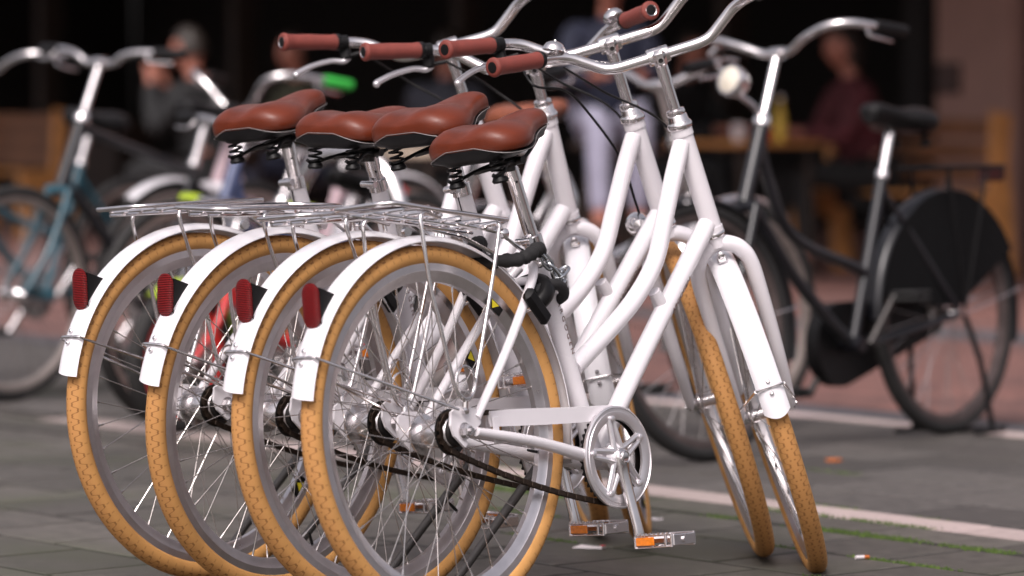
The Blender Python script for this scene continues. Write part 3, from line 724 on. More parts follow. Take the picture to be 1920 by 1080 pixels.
def white_bike(i, c):
    root = obj('city_bicycle', None)
    root.empty_display_size = .2
    M = Matrix.Translation((c['X'], c['Y'], 0)) @ Matrix.Rotation(R_(c['yaw']), 4, 'Z') @ Matrix.Rotation(R_(-c['lean']), 4, 'X') @ Matrix.Translation((0, 0, WR)) @ Matrix.Rotation(R_(c['pit']), 4, 'Y') @ Matrix.Translation((0, 0, -WR))
    root.matrix_world = M
    tag(root, c['label'], 'bicycle', 'row of white bicycles with tan tyres')
    S = steer_m(c['steer']); I = Matrix.Identity(4); Ax = Matrix.Translation((0, 0, WR))
    fr = obj('frame', cm(('frame', c['sc']), lambda: frame_mesh(c['sc'])), root)
    for s in (-1, 1): obj('dropout', cm(('drop', s), lambda: dropout_mesh(s)), fr)
    s0 = Vector(c['sc']); sdv = (s0 - BB).normalized()
    # lettering down the rear-right flank of the seat tube and along the lower tube
    tm = text_mesh('A R G O G E N', .0165, INK, 'seat')
    yv = Vector((.22, -.95, 0)).normalized(); xd = -sdv; zd = (yv - xd * yv.dot(xd)).normalized(); yd = zd.cross(xd)
    Q = Matrix((xd, yd, zd)).transposed().to_4x4(); pc = s0 + (BB - s0) * (.40 if i == 0 else .42)
    obj('lettering', tm, fr, Matrix.Translation(pc + zd * .0173) @ Q)
    tm2 = text_mesh('ARGOGEN', .019, INK, 'low')
    a_, b_ = Vector((.853, 0, .722)), Vector((.6954, 0, .556)); xd = (a_ - b_).normalized(); zd = Vector((.28, -.85, -.40)); zd = (zd - xd * zd.dot(xd)).normalized(); yd = zd.cross(xd)
    Q = Matrix((xd, yd, zd)).transposed().to_4x4()
    obj('lettering', tm2, fr, Matrix.Translation(b_ + xd * .045 + zd * .0192) @ Q)
    # rear wheel, drivetrain
    rw = wheel(root, 'rear_wheel', Ax @ Matrix.Rotation(R_(c['spin'][0]), 4, 'Y'), False)
    obj('sprocket', cm('sprk', sprocket_mesh), rw); [obj('axle_nut', cm(('nut', s), lambda: axle_nut_mesh(s)), rw) for s in (-1, 1)]
    ring, teeth, spider = cm('ring', chainring_meshes)
    cr = obj('crankset', spider, root); obj('chainring', ring, cr); obj('teeth', teeth, cr)
    for s in (-1, 1):
        me, bo, p1 = cm(('crank', s), lambda: crank_mesh(s)); obj('crank_arm', me, cr); obj('crank_bolt', bo, cr)
        pb, rf = cm(('pedal', s), lambda: pedal_meshes(p1, s)); pd = obj('pedal', pb, root)
        for r in rf: obj('pedal_reflector', r, pd)
    obj('chain', cm('chain', chain_mesh), root)
    obj('chain_guard', cm('cguard', chain_guard_mesh), root)
    # rear mudguard
    mg = obj('rear_mudguard', cm('rguard', lambda: mudguard_mesh(FR, 168.5, -12, slant=-2.0)), root, Ax)
    ra = R_(138.64)
    obj('bracket', cm('refb', lambda: MB().add([((FR - .002) * math.cos(ra + q) , y, (FR - .002) * math.sin(ra + q)) for q in (-.085, .085) for y in (-.012, .012)] + [(FR * math.cos(ra) - .022, y, FR * math.sin(ra) + z) for z in (.034, -.034) for y in (-.017, .017)], [(0, 1, 3, 2), (4, 6, 7, 5), (0, 4, 5, 1), (2, 3, 7, 6), (0, 2, 6, 4), (1, 5, 7, 3)]).mesh('bracket', BLACK, False)), mg)
    obj('reflector', cm('refl', lambda: oval_mesh(.041, .082, .009, REDREF, 'reflector')), mg, Matrix.Translation((FR * math.cos(ra) - .032, 0, FR * math.sin(ra) + .002)))
    obj('stay', cm('rstay', lambda: stay_mesh(FR, 155.5, -.020, .040, .078)), mg)
    # carrier
    R1, bars, longi, struts, fs = cm(('rack', c['rack']), lambda: rail_rack(*c['rack']))
    ca = obj('carrier', R1, root)
    for q in bars: obj('crossbar', q, ca)
    for q in longi: obj('lengthwise_bar', q, ca)
    for q in struts: obj('strut', q, ca)
    for q in fs: obj('front_stay', q, ca)
    # seat post and saddle
    pt = Vector((c['post'][0], 0, c['post'][1])); sdv = (pt - Vector(c['sc'])).normalized()
    s0 = Vector(c['sc'])
    po = obj('seat_post', cm(('post', i), lambda: MB().tube([s0 - sdv * .03, pt - sdv * .004], .0136, 18).tube([pt - sdv * .035, pt - sdv * .012], .0150, 18).mesh('seat_post', CHROME)), root)
    def sclamp():
        mb = MB().lathe([(.0172, -.013), (.0196, -.012), (.0196, .010), (.0175, .011)], s0, sdv, 22)
        mb.tube([s0 + Vector((-.024, -.016, 0)), s0 + Vector((-.024, .020, 0))], .0068, 12); mb.bbox(s0 + Vector((-.020, 0, 0)), (.012, .016, .018), .002); return mb.mesh('seat_clamp', CHROME)
    obj('seat_clamp', cm(('sclamp', i), sclamp), po)
    def slot():
        p = s0 - sdv * .014 + Vector((-.0172, -.002, 0)); return MB().tube([p, p - sdv * .032], .0014, 6).mesh('slot', BLACK)
    obj('slot', cm(('slot', i), slot), po)
    def hole():
        p = pt - sdv * .040 + Vector((-.008, -.0112, 0)); return MB().lathe([(.0024, 0), (.0024, .001)], p, (-.6, -.8, 0), 10).mesh('post_hole', BLACK)
    obj('post_hole', cm(('hole', i), hole), po)
    cover, base, trim, rails, springs, clamp = SADDLE
    tilt = [10.5, 10.5, 2.5, 10.5][i]
    sa = obj('saddle', cover, root, Matrix.Translation(pt + Vector((-.006, 0, .013))) @ Matrix.Rotation(R_(-tilt), 4, 'Y') @ Matrix.Rotation(R_([0, 2, -3, 1][i]), 4, 'Z'))
    obj('base', base, sa); obj('piping', trim, sa); obj('clamp', clamp, sa)
    for q in rails: obj('rail', q, sa)
    for q in springs: obj('spring', q, sa)
    # steered parts
    fk = obj('fork', cm('fork', fork_mesh), root, S)
    hs_ = obj('headset', cm('headset', headset_mesh), root); obj('crown_race', cm('crace', crown_race_mesh), root)
    fw = wheel(root, 'front_wheel', S @ Matrix.Translation(FA) @ Matrix.Rotation(R_(c['spin'][1]), 4, 'Y'), True)
    if c['fguard']:
        fg = obj('front_mudguard', cm('fguard', lambda: mudguard_mesh(FR - .002, 187.5, 58, slant=0., rnd=2.2)), root, S @ Matrix.Translation(FA))
        obj('stay', cm('fstay', lambda: stay_mesh(FR - .002, 177.5, 0, .010, .064)), fg)
        obj('bolt', cm('fbolt', lambda: MB().lathe([(.007, 0), (.007, .004), (.004, .006)], (CRN - FA) - HD * .034 - HF * .022, -HF, 10).bbox((CRN - FA) - HD * .044 - HF * .014, (.010, .020, .016), .003).mesh('bolt', CHROME)), fg)
    st, cl = cm(('stem', c['stem']), lambda: stem_mesh(c['stem']))
    so = obj('stem', st, root, S); obj('stem_clamp', cm(('stc', c['stem']), lambda: stem_clamp_mesh(cl)), so); obj('clamp_bolt', cm(('stb', c['stem']), lambda: stem_bolt_mesh(cl)), so)
    SB = steer_m(c['steer'] + [-5, -6, -15, -20][i]); HBM = SB @ Matrix.Translation(cl) @ Matrix.Rotation(R_([0, 4, 6, 10][i]), 4, 'Y')
    hb = obj('handlebar', cm('bar', handlebar_mesh), root, HBM)
    for s in (-1, 1):
        g, cap, k, rg = cm(('grip', s), lambda: grip_meshes(s)); obj('grip', g, hb); obj('end_cap', cap, hb); obj('collar', k, hb)
        if i in (2, 3): obj('end_ring', rg, hb)
        if c['lever'] and s > 0:
            b_, l_ = cm(('lever', s), lambda: lever_meshes(s)); obj('lever_mount', b_, hb); obj('brake_lever', l_, hb)
    if c['bell']:
        s = 1 if c['bell'] == 'L' else -1
        obj('bell', cm('bell', bell_mesh), hb, Matrix.Translation((-.040, s * .200, .052)) @ Matrix.Rotation(R_(25 * s), 4, 'X') @ Matrix.Rotation(R_(-s * 40), 4, 'Z') @ Matrix.Scale(.78, 4))
    # cables from the levers
    Sl = HBM
    def cable():
        q0 = Sl @ Vector((-.03, .185, .028)); q1 = Sl @ Vector((.085, .13, -.02)); q2 = Sl @ Vector((.11, .02, -.14)); q3 = S @ (CRN + HF * .035 - HD * .02)
        return MB().tube(smooth_path([q0, q1, q2, q3], 8), .0026, 7).mesh('cable', BLACK)
    obj('cable', cable(), root)
    if i == 1:
        obj('cable', MB().tube(smooth_path([HBM @ Vector((-.03, .185, .028)), (.57, .06, .995), (.6534, .05, .9825), (.7278, .05, .9281), (.8081, .05, .8402), (.8436, .05, .7521), (.862, .045, .69)], 6), .0027, 8).mesh('cable', BLACK), root)
        lp = Vector((.895, .050, .722)); ln = obj('headlight', MB().lathe([(0, -.035), (.014, -.032), (.022, -.018), (.0255, .004), (.026, .016), (.023, .018), (.0, .022)], lp, (HF - HD * .1), 18).tube([lp, CRN + HF * .01 + HD * .03], .005, 8).mesh('headlight', CHROME), root, S)
    kl, kf = cm(('kick', c['foot']), lambda: kick_meshes(c['foot'])); kk = obj('kickstand', kl, root); obj('rubber_foot', kf, kk)
    bo, sh = cm('rlock', ring_lock_meshes); rl = obj('ring_lock', bo, root); obj('shackle', sh, rl)
    return root, M
ROOTS = [white_bike(i, c) for i, c in enumerate(BIKES)]

# ------------------------------------------------------------------ chain locks on the two nearest white bicycles
def link_mesh():
    P = [(.0135 * math.cos(t) + (.006 if math.cos(t) > 0 else -.006), .0085 * math.sin(t), 0) for t in [2 * math.pi * k / 20 for k in range(20)]]
    return MB().tube(P, .0032, 8, closed=True).mesh('chain_link', ZINC)
def chain_lock(i, label, links):
    root_m = ROOTS[i][1]
    r = obj('chain_lock', None); r.matrix_world = root_m @ Matrix.Translation((.30, 0, .60)); tag(r, label, 'lock', 'chain locks wrapped round the seat tubes')
    s0 = Vector(BIKES[i]['sc'])
    W = [Vector(p) - Vector((.30, 0, .60)) for p in [(.150, .030, .655), (.185, -.020, .660), (.215, -.045, .660), (.245, -.050, .668), (.275, -.046, .680), (.292, -.036, .676)]]
    obj('fabric_sleeve', cm('sleeve', lambda: MB().tube(smooth_path(W, 6), [.0105 + .004 * abs(math.sin(k * .9)) for k in range(31)], 12).mesh('fabric_sleeve', mat('black_fabric', (.014, .013, .014), .85, 0, .3, 60, .5, 350))), r)
    P = [Vector((.290, -.038, .672)), Vector((.306, -.040, .655)), Vector((.321, -.041, .640)), Vector((.334, -.040, .626)), Vector((.348, -.040, .634)), Vector((.352, -.038, .618)), Vector((.338, -.040, .610))][:links]
    for k in range(len(P)):
        d = (P[k] - P[k - 1]) if k else (P[1] - P[0])
        obj('chain_link', cm('link', link_mesh), r, Matrix.Translation(P[k] - Vector((.30, 0, .60))) @ d.to_track_quat('X', 'Z').to_matrix().to_4x4() @ Matrix.Rotation(R_(90 * (k % 2) + 20), 4, 'X'))
    B2 = [Vector(p) - Vector((.30, 0, .60)) for p in [(.275, -.03, .60), (.305, -.046, .612), (.335, -.046, .606), (.358, -.030, .590), (.362, 0, .580)]]
    obj('sleeve_end', cm('sleeve2', lambda: MB().tube(smooth_path(B2, 5), .0105, 12).mesh('sleeve_end', MATS['black_fabric'])), r)
chain_lock(0, 'black sleeved chain lock with bright steel links on the nearest white bicycle', 7)
chain_lock(1, 'black sleeved chain lock on the second nearest white bicycle', 3)

# ------------------------------------------------------------------ ground, laid out along the street (e1 runs with the pale stone bands)
TH = R_(-53); E1 = Vector((math.cos(TH), math.sin(TH), 0)); NN = Vector((-math.sin(TH), math.cos(TH), 0))      # NN points to the far side
E2 = Vector((math.cos(R_(47)), math.sin(R_(47)), 0))
def st(n, t): return NN * n + E1 * t
def quad_prism(P, z0, z1, b=.004):
    """slab with a chamfered top edge; P = 4 ground points counter-clockwise"""
    c = sum(P, Vector()) / 4; V = [Vector((p.x, p.y, z0)) for p in P] + [Vector((p.x, p.y, z1 - b)) for p in P]
    for p in P:
        d = (c - p).normalized() * b * 1.5; V.append(Vector((p.x + d.x, p.y + d.y, z1)))
    F = [(8, 9, 10, 11)]
    for i in range(4): j = (i + 1) % 4; F += [(i, j, j + 4, i + 4), (i + 4, j + 4, j + 8, i + 8)]
    return V, F
def ground_mat(name, c1, c2, c3, rough, scale, brick=None):
    m = bpy.data.materials.new(name); m.use_nodes = True; t = m.node_tree; b = t.nodes['Principled BSDF']; L = t.links.new
    tc = t.nodes.new('ShaderNodeTexCoord'); n1 = t.nodes.new('ShaderNodeTexNoise'); n1.inputs['Scale'].default_value = scale; n1.inputs['Detail'].default_value = 8; n1.inputs['Roughness'].default_value = .65
    geo = t.nodes.new('ShaderNodeNewGeometry'); L(geo.outputs['Position'], n1.inputs['Vector'])
    r = t.nodes.new('ShaderNodeValToRGB'); r.color_ramp.elements[0].color = (*c1, 1); r.color_ramp.elements[1].color = (*c2, 1); r.color_ramp.elements[0].position = .32; r.color_ramp.elements[1].position = .7
    L(n1.outputs['Fac'], r.inputs['Fac']); out = r.outputs[0]
    n2 = t.nodes.new('ShaderNodeTexNoise'); n2.inputs['Scale'].default_value = 1.6; n2.inputs['Detail'].default_value = 6; L(geo.outputs['Position'], n2.inputs['Vector'])
    mr = t.nodes.new('ShaderNodeMapRange'); mr.inputs[1].default_value = .48; mr.inputs[2].default_value = .66; L(n2.outputs['Fac'], mr.inputs[0])
    mx = t.nodes.new('ShaderNodeMix'); mx.data_type = 'RGBA'; mx.inputs[7].default_value = (*c3, 1); L(mr.outputs[0], mx.inputs[0]); L(out, mx.inputs[6]); out = mx.outputs[2]
    oi = t.nodes.new('ShaderNodeObjectInfo'); hv = t.nodes.new('ShaderNodeHueSaturation'); mv = t.nodes.new('ShaderNodeMapRange'); mv.inputs[3].default_value = .70; mv.inputs[4].default_value = 1.22
    L(oi.outputs['Random'], mv.inputs[0]); L(mv.outputs[0], hv.inputs['Value']); L(out, hv.inputs['Color']); out = hv.outputs[0]
    n4 = t.nodes.new('ShaderNodeTexNoise'); n4.inputs['Scale'].default_value = 240; n4.inputs['Detail'].default_value = 3; L(geo.outputs['Position'], n4.inputs['Vector'])
    h = n4.outputs['Fac']
    if brick:
        mp = t.nodes.new('ShaderNodeMapping'); mp.inputs['Rotation'].default_value = (0, 0, -TH); L(geo.outputs['Position'], mp.inputs['Vector'])
        bk = t.nodes.new('ShaderNodeTexBrick'); bk.inputs['Scale'].default_value = 1.0; bk.inputs['Brick Width'].default_value = .21; bk.inputs['Row Height'].default_value = .105; bk.inputs['Mortar Size'].default_value = .006
        bk.inputs['Color1'].default_value = (.8, .8, .8, 1); bk.inputs['Color2'].default_value = (1.15, 1.1, 1.05, 1); bk.inputs['Mortar'].default_value = (.35, .33, .32, 1); L(mp.outputs[0], bk.inputs['Vector'])
        ml = t.nodes.new('ShaderNodeMix'); ml.data_type = 'RGBA'; ml.blend_type = 'MULTIPLY'; ml.inputs[0].default_value = 1; L(out, ml.inputs[6]); L(bk.outputs['Color'], ml.inputs[7]); out = ml.outputs[2]
    L(out, b.inputs['Base Color'])
    rr = t.nodes.new('ShaderNodeMapRange'); rr.inputs[3].default_value = rough * .75; rr.inputs[4].default_value = min(1, rough * 1.15); L(n2.outputs['Fac'], rr.inputs[0]); L(rr.outputs[0], b.inputs['Roughness'])
    bp = t.nodes.new('ShaderNodeBump'); bp.inputs['Strength'].default_value = .45; bp.inputs['Distance'].default_value = .003; L(h, bp.inputs['Height']); L(bp.outputs[0], b.inputs['Normal'])
    MATS[name] = m; return m
TILE = ground_mat('grey_paving_tile', (.046, .042, .037), (.112, .101, .088), (.066, .066, .046), .6, 18)
SETT = ground_mat('grey_sett', (.050, .046, .043), (.112, .101, .094), (.078, .070, .062), .62, 24)
PALE = ground_mat('pale_band_stone', (.40, .315, .30), (.56, .45, .43), (.34, .28, .26), .7, 40)
JOINT = ground_mat('dirt_joint', (.010, .009, .007), (.024, .020, .015), (.018, .020, .008), .9, 60)
REDB = ground_mat('red_brick_paving', (.15, .072, .062), (.215, .108, .094), (.125, .068, .062), .75, 30, brick=True)
GUTT = ground_mat('blue_grey_gutter', (.062, .060, .070), (.105, .10, .112), (.080, .074, .080), .7, 30, brick=True)
def sheet(name, n0, n1, t0, t1, z, m):
    P = [st(n0, t0), st(n0, t1), st(n1, t1), st(n1, t0)]
    me = bpy.data.meshes.new(name); me.from_pydata([(p.x, p.y, z) for p in P], [], [(0, 1, 2, 3)]); me.materials.append(m); o = obj(name, me); o['kind'] = 'structure'; return o
g0 = bpy.data.meshes.new('ground'); g0.from_pydata([(-200, -200, -.030), (200, -200, -.030), (200, 200, -.030), (-200, 200, -.030)], [], [(0, 1, 2, 3)]); g0.materials.append(JOINT); tag(obj('ground', g0), kind='structure')
sheet('street', -60, 3.86, -40, 40, -.004, SETT)
pav = obj('pavement', None); pav['kind'] = 'structure'; pav.location = (0, 9, 0)
iv = Matrix.Translation((0, -9, 0))
def tiles(n_edges, t0, t1, L_, mat_, par, gap, name='paving_tile', sk=True):
    for r in range(len(n_edges) - 1):
        n0, n1 = n_edges[r] + gap / 2, n_edges[r + 1] - gap / 2
        off = (r % 2) * L_ * .5 + random.uniform(-.02, .02); t = t0 + off
        while t < t1:
            a0, a1 = t + gap / 2, t + L_ - gap / 2
            sh0 = (n0 - n_edges[0]) * (-.176); sh1 = (n1 - n_edges[0]) * (-.176)
            sh0 = sh1 = 0
            P = [st(n0, a0), st(n0, a1), st(n1, a1 - .03), st(n1, a0 - .03)]
            z = random.uniform(-.0007, .0007); dz = Vector((0, 0, z))
            V, F = quad_prism(P, -.03, z, .0022); mb = MB().add(V, F); obj(name, mb.mesh(name, mat_, False), par, iv)
            t += L_
near = [3.86, 4.165, 4.47, 4.775, 5.08, 5.385, 5.685, 5.968]
tiles([6.008, 6.19], -10.9, -3.6, .42, TILE, pav, .012)
tiles(near, -10.9, -3.6, .33, TILE, pav, .019)
far = [6.345, 6.645, 6.945, 7.245, 7.545, 7.845, 8.09]
tiles(far, -11.6, -4.2, .42, SETT, pav, .016)
BA = obj('stone_band', None); BA['kind'] = 'structure'; BA.location = (0, 9, 0)
tiles([6.192, 6.343], -10.6, -3.6, 1.0, PALE, BA, .004, 'band_stone')
BBn = obj('stone_band', None); BBn['kind'] = 'structure'; BBn.location = (0, 9, 0)
tiles([8.092, 8.20], -12.6, -4.6, 1.0, PALE, BBn, .004, 'band_stone')
# the same ground carried on out of the tiled area
sheet('road', 3.86, 6.19, -3.15, 40, -.006, TILE); sheet("road", 3.86, 6.19, -40, -10.95, -.006, TILE)
sheet('road', 6.19, 8.20, -3.5, 40, -.006, SETT); sheet('road', 6.19, 8.20, -40, -11.7, -.006, SETT)
sheet('gutter', 8.20, 8.46, -40, 40, -.002, GUTT)
sheet('brick_pavement', 8.46, 11.2, -40, 40, .0, REDB)
sheet('gutter', 11.2, 11.75, -40, 40, .001, GUTT)
sheet('brick_pavement', 11.75, 40, -40, 40, .002, REDB)

sheet('joint_dirt', 3.87, 6.185, -11.2, -3.3, -.0022, JOINT); sheet('joint_dirt', 6.35, 8.085, -11.9, -3.9, -.0022, JOINT)

# moss in the joints
MOSS = mat('moss', (.10, .16, .022), .9, 0, .5, 90, .4, 300, col2=(.028, .052, .010))
mb = MB()
def moss_run(n, t0, t1, dens, wd, p=.6):
    k = int((t1 - t0) * dens)
    for _ in range(k):
        t = random.uniform(t0, t1)
        if math.sin(t * 5.1 + n * 7) + math.sin(t * 13.7 + n * 3) * .7 + random.uniform(-.4, .4) < p: continue
        q = st(n + random.gauss(0, wd), t); r = random.uniform(.002, .007); h = random.uniform(.004, .011); an = random.uniform(0, 6.28)
        V = [(q.x + r * math.cos(an + 2.09 * j), q.y + r * math.sin(an + 2.09 * j), -.008) for j in range(3)] + [(q.x + random.uniform(-.003, .003), q.y + random.uniform(-.003, .003), h - .004)]
        mb.add(V, [(0, 1, 3), (1, 2, 3), (2, 0, 3)])
moss_run(5.99, -8.2, -3.6, 2600, .012, .0); moss_run(6.19, -8.5, -4.0, 1200, .010, .35); moss_run(5.685, -8, -4.4, 700, .004, .4); moss_run(5.385, -8, -4.4, 500, .004, .7); moss_run(6.345, -9, -5, 700, .006, .5); moss_run(6.945, -9, -5, 500, .008, .7)
tag(obj('moss', mb.mesh('moss', MOSS, False)), 'green moss growing in the paving joints', 'moss', kind='stuff')

# litter
def litter(name, pos, pts, z, m, label, cat, rot=0):
    V = [(x, y, z) for x, y in pts]; n = len(V); V += [(x * .97, y * .97, z + .002 + .004 * (i % 2)) for i, (x, y) in enumerate(pts)]
    me = MB().add(V, [tuple(range(n - 1, -1, -1)), tuple(range(n, 2 * n))] + [(i, (i + 1) % n, (i + 1) % n + n, i + n) for i in range(n)]).mesh(name, m, False)
    o = obj(name, me); o.location = (*pos, .002); o.rotation_euler = (0, 0, R_(rot)); tag(o, label, cat); return o
PAPER = mat('paper', (.72, .66, .68), .7); REDP = mat('red_print', (.6, .06, .08), .6); ORL = mat('orange_leaf', (.50, .13, .02), .7, 0, .4, 60)
pp = litter('paper_scrap', (.165, 8.64), [(-.035, -.012), (.03, -.02), (.036, .004), (-.02, .016)], 0, PAPER, 'torn white paper scrap with a red end, beside the pedal', 'paper', -8)
obj('red_edge', MB().add([(.024, -.0192, .0068), (.0345, -.0190, .0068), (.0352, .004, .0068), (.026, .0055, .0068)], [(0, 1, 2, 3)]).mesh('red_edge', REDP, False), pp)
cg = obj('cigarette_end', MB().tube([(-.014, 0, .006), (.006, 0, .006)], .004, 10).mesh('cigarette_end', PAPER)); cg.location = (.728, 8.43, .0); cg.rotation_euler = (0, 0, R_(25)); tag(cg, 'white cigarette end with orange filter on the tiles right of the front wheels', 'cigarette')
obj('filter', MB().tube([(.006, 0, .006), (.018, 0, .006)], .0041, 10).mesh('filter', ORL), cg)
leafp = [(.022 * math.cos(t) * (1 + .25 * math.cos(3 * t)), .014 * math.sin(t)) for t in [2 * math.pi * k / 12 for k in range(12)]]
litter('fallen_leaf', (.852, 10.74), leafp, 0, ORL, 'orange fallen leaf on the grey setts beyond the pale band', 'leaf', 20)
litter('fallen_leaf', (1.17, 8.35), leafp, 0, ORL, 'orange fallen leaf on the mossy joint at the far right', 'leaf', 60)
for k, (x, y) in enumerate([(.28, 9.30), (.33, 9.22)]): litter('paper_flake', (x, y), [(-.012, -.006), (.012, -.007), (.014, .005), (-.01, .007)], 0, PAPER, ['small white paper flake left of the front wheels, the farther of two', 'small white paper flake left of the front wheels, the nearer of two'][k], 'paper', 30 * k)

# ------------------------------------------------------------------ other bicycles parked behind
def bg_bike(label, X, Y, yaw, lean=2., R=.345, wb=1.10, tyre_r=.020, paint=None, fork_paint=None, rim=None, tyrem=None, bar='dutch', bar_z=1.08, gripm=None, seat_z=.90, seatm=None,
            guard=None, guard_f=None, coat=False, case=False, lamp=False, rack=False, stand=None, steer=0., step=True, hz=.86, spin=0, group='bicycles parked behind the white row', tail=None, name='bicycle'):
    root = obj(name, None)
    root.matrix_world = Matrix.Translation((X, Y, 0)) @ Matrix.Rotation(R_(yaw), 4, 'Z') @ Matrix.Rotation(R_(-lean), 4, 'X')
    tag(root, label, 'bicycle', group)
    k = R / .345; paint = paint or BLACK; fork_paint = fork_paint or paint; rim = rim or RIM; tyrem = tyrem or BTYRE
    bb = Vector((.44 * wb / 1.1, 0, .28 if R > .3 else .24)); fa = Vector((wb, 0, R)); ax = Vector((0, 0, R))
    ang = R_(67); hd = Vector((-math.cos(ang), 0, math.sin(ang))); hf = Vector((hd.z, 0, -hd.x))
    crn = fa - hf * .055 + hd * (R + .045); top = crn + hd * max(.06, (hz - crn.z) / hd.z); clampp = crn + hd * ((bar_z - crn.z) / hd.z)
    S = Matrix.Translation(crn) @ Matrix.Rotation(R_(steer), 4, hd) @ Matrix.Translation(-crn)
    sdir = Vector((-math.cos(R_(70)), 0, math.sin(R_(70)))); stop_ = bb + sdir * min(.50, (seat_z - .16 - bb.z) / sdir.z); sp = bb + sdir * ((seat_z - .07 - bb.z) / sdir.z)
    mb = MB(); mb.tube([top, crn], .020, 14); mb.tube([bb, stop_], .0165, 12); mb.tube([bb - Vector((0, .035, 0)), bb + Vector((0, .035, 0))], .022, 16)
    if step:
        mb.tube(smooth_path([top - hd * .03, top - hd * .12 - hf * .06, bb.lerp(crn, .62) + Vector((-.03, 0, .06)), bb + sdir * .22 + Vector((.06, 0, .01)), bb + sdir * .20], 6), .0165, 12)
        mb.tube(smooth_path([crn + hd * .03, crn.lerp(bb, .35) + Vector((-.01, 0, -.03)), crn.lerp(bb, .75) + Vector((0, 0, -.02)), bb], 5), .0175, 12)
    else:
        mb.tube([top - hd * .03, stop_ - sdir * .03], .0165, 12); mb.tube([crn + hd * .03, bb], .0190, 12)
    for s in (-1, 1):
        mb.tube([stop_ - sdir * .05 + Vector((0, s * .015, 0)), ax + Vector((.02, s * .062, .015))], .0085, 8); mb.tube([bb + Vector((-.03, s * .03, 0)), ax + Vector((.02, s * .064, 0))], .010, 8)
    fr = obj('frame', mb.mesh('frame', paint), root)
    mb = MB()
    mb.tube([crn + Vector((0, -.05, 0)) - hd * .012, crn + Vector((0, .05, 0)) - hd * .012], .016, 10)
    fk = None
    for s in (-1, 1):
        P = smooth_path([crn + Vector((0, s * .045, 0)) - hd * .01, crn + Vector((0, s * .05, 0)) - hd * (R * .55) + hf * .004, fa + hd * .05 - hf * .018 + Vector((0, s * .05, 0)), fa + Vector((0, s * .05, 0))], 5); mb.tube(P, lerp_path(P, .0135, .008), 10)
    obj('fork', mb.mesh('fork', fork_paint), root, S)
    for nm, mt in (('rear_wheel', Matrix.Translation(ax)), ('front_wheel', S @ Matrix.Translation(fa))):
        w_ = obj(nm, cm(('brim', R, rim.name), lambda: rim_mesh(R - tyre_r * 1.8, .022, .027, rim)), root, mt)
        obj('tyre', cm(('btyre', R, tyrem.name), lambda: tyre_mesh(R, tyre_r, tyrem, n=64, k=12)), w_)
        obj('hub', cm('bhub', lambda: MB().lathe([(.004, -.06), (.012, -.05), (.022, -.034), (.016, -.028), (.016, .028), (.022, .034), (.012, .05), (.004, .06)], (0, 0, 0), n=16).mesh('hub', ALU)), w_)
        add_spokes(w_, 28, R - tyre_r * 1.8 - .02, .02, .032, STEEL, ('bg', R), True, .0013)
    gm = guard
    if gm:
        g = obj('rear_mudguard', cm(('bgr', R, gm.name), lambda: mudguard_mesh(R + .018, 195, 0, .026, .016, 36, gm)), root, Matrix.Translation(ax))
        obj('stay', cm(('bst', R), lambda: stay_mesh(R + .018, 170, 0, 0, .07, .0025)), g)
        if tail: obj('tail_light', oval_mesh(.05, .06, .02, tail, 'tail_light'), g, Matrix.Translation(((R + .02) * math.cos(R_(148)) - .02, 0, (R + .02) * math.sin(R_(148)))))
    if gm or guard_f:
        g2 = guard_f or gm
        g = obj('front_mudguard', cm(('bgf', R, g2.name), lambda: mudguard_mesh(R + .018, 195, 55, .026, .016, 30, g2)), root, S @ Matrix.Translation(fa))
        obj('stay', cm(('bst2', R), lambda: stay_mesh(R + .018, 172, 0, 0, .06, .0025)), g)
    # cranks
    mb = MB().lathe([(.0, -.052), (.085 * k, -.052), (.09 * k, -.048), (.085 * k, -.045), (.0, -.045)], bb, n=32); cr = obj('chainring', mb.mesh('chainring', DARKST if case else ALU), root)
    for s in (-1, 1):
        d = Vector((.10, 0, -.13)) * s * -1 * k; p1 = bb + d + Vector((0, s * .078, 0))
        obj('crank_arm', MB().tube([bb + Vector((0, s * .06, 0)), p1], [.012, .010], 8).mesh('crank_arm', DARKST if case else CHROME), root)
        mbp = MB().tube([p1, p1 + Vector((0, s * .09, 0))], .006, 8).bbox(p1 + Vector((0, s * .055, .009)), (.075, .085, .009), .003).bbox(p1 + Vector((0, s * .055, -.009)), (.075, .085, .009), .003)
        pd = obj('pedal', mbp.mesh('pedal', RUBBER), root)
    if case:
        mb = MB(); c0, c1 = ax, bb; P = []; d = (c1 - c0); th = math.atan2(d.z, d.x); y = -.056
        for q in range(13): an = th + math.pi / 2 + math.pi * q / 12; P.append((c0.x + .055 * math.cos(an), c0.z + .055 * math.sin(an)))
        for q in range(17): an = th - math.pi / 2 + math.pi * q / 16; P.append((c1.x + .118 * math.cos(an), c1.z + .118 * math.sin(an)))
        n = len(P); V = [(x, y - .022, z) for x, z in P] + [(x, y + .022, z) for x, z in P]
        mb.add(V, [tuple(range(n)), tuple(range(2 * n - 1, n - 1, -1))] + [(i, i + n, (i + 1) % n + n, (i + 1) % n) for i in range(n)]); obj('chain_case', mb.mesh('chain_case', BLACK, True, 40), root)
    if coat:
        for s in (-1, 1):
            V = [(0, s * .050, R + .02)]; n = 16
            for q in range(n + 1): an = R_(150 - 140 * q / n); V.append(((R + .012) * math.cos(an), s * .034, R + (R + .012) * math.sin(an)))
            V2 = [(x, y + s * .002, z) for x, y, z in V]; m_ = len(V)
            F = [(0, i, i + 1) for i in range(1, m_ - 1)] + [(m_, m_ + i + 1, m_ + i) for i in range(1, m_ - 1)] + [(i, i + m_, i + 1 + m_, i + 1) for i in range(0, m_ - 1)] + [(m_ - 1, 2 * m_ - 1, m_, 0)]
            obj('coat_guard', MB().add(V + V2, F).mesh('coat_guard', mat('black_coat_guard', (.003, .003, .0035), .9, spec=.15), False), root)
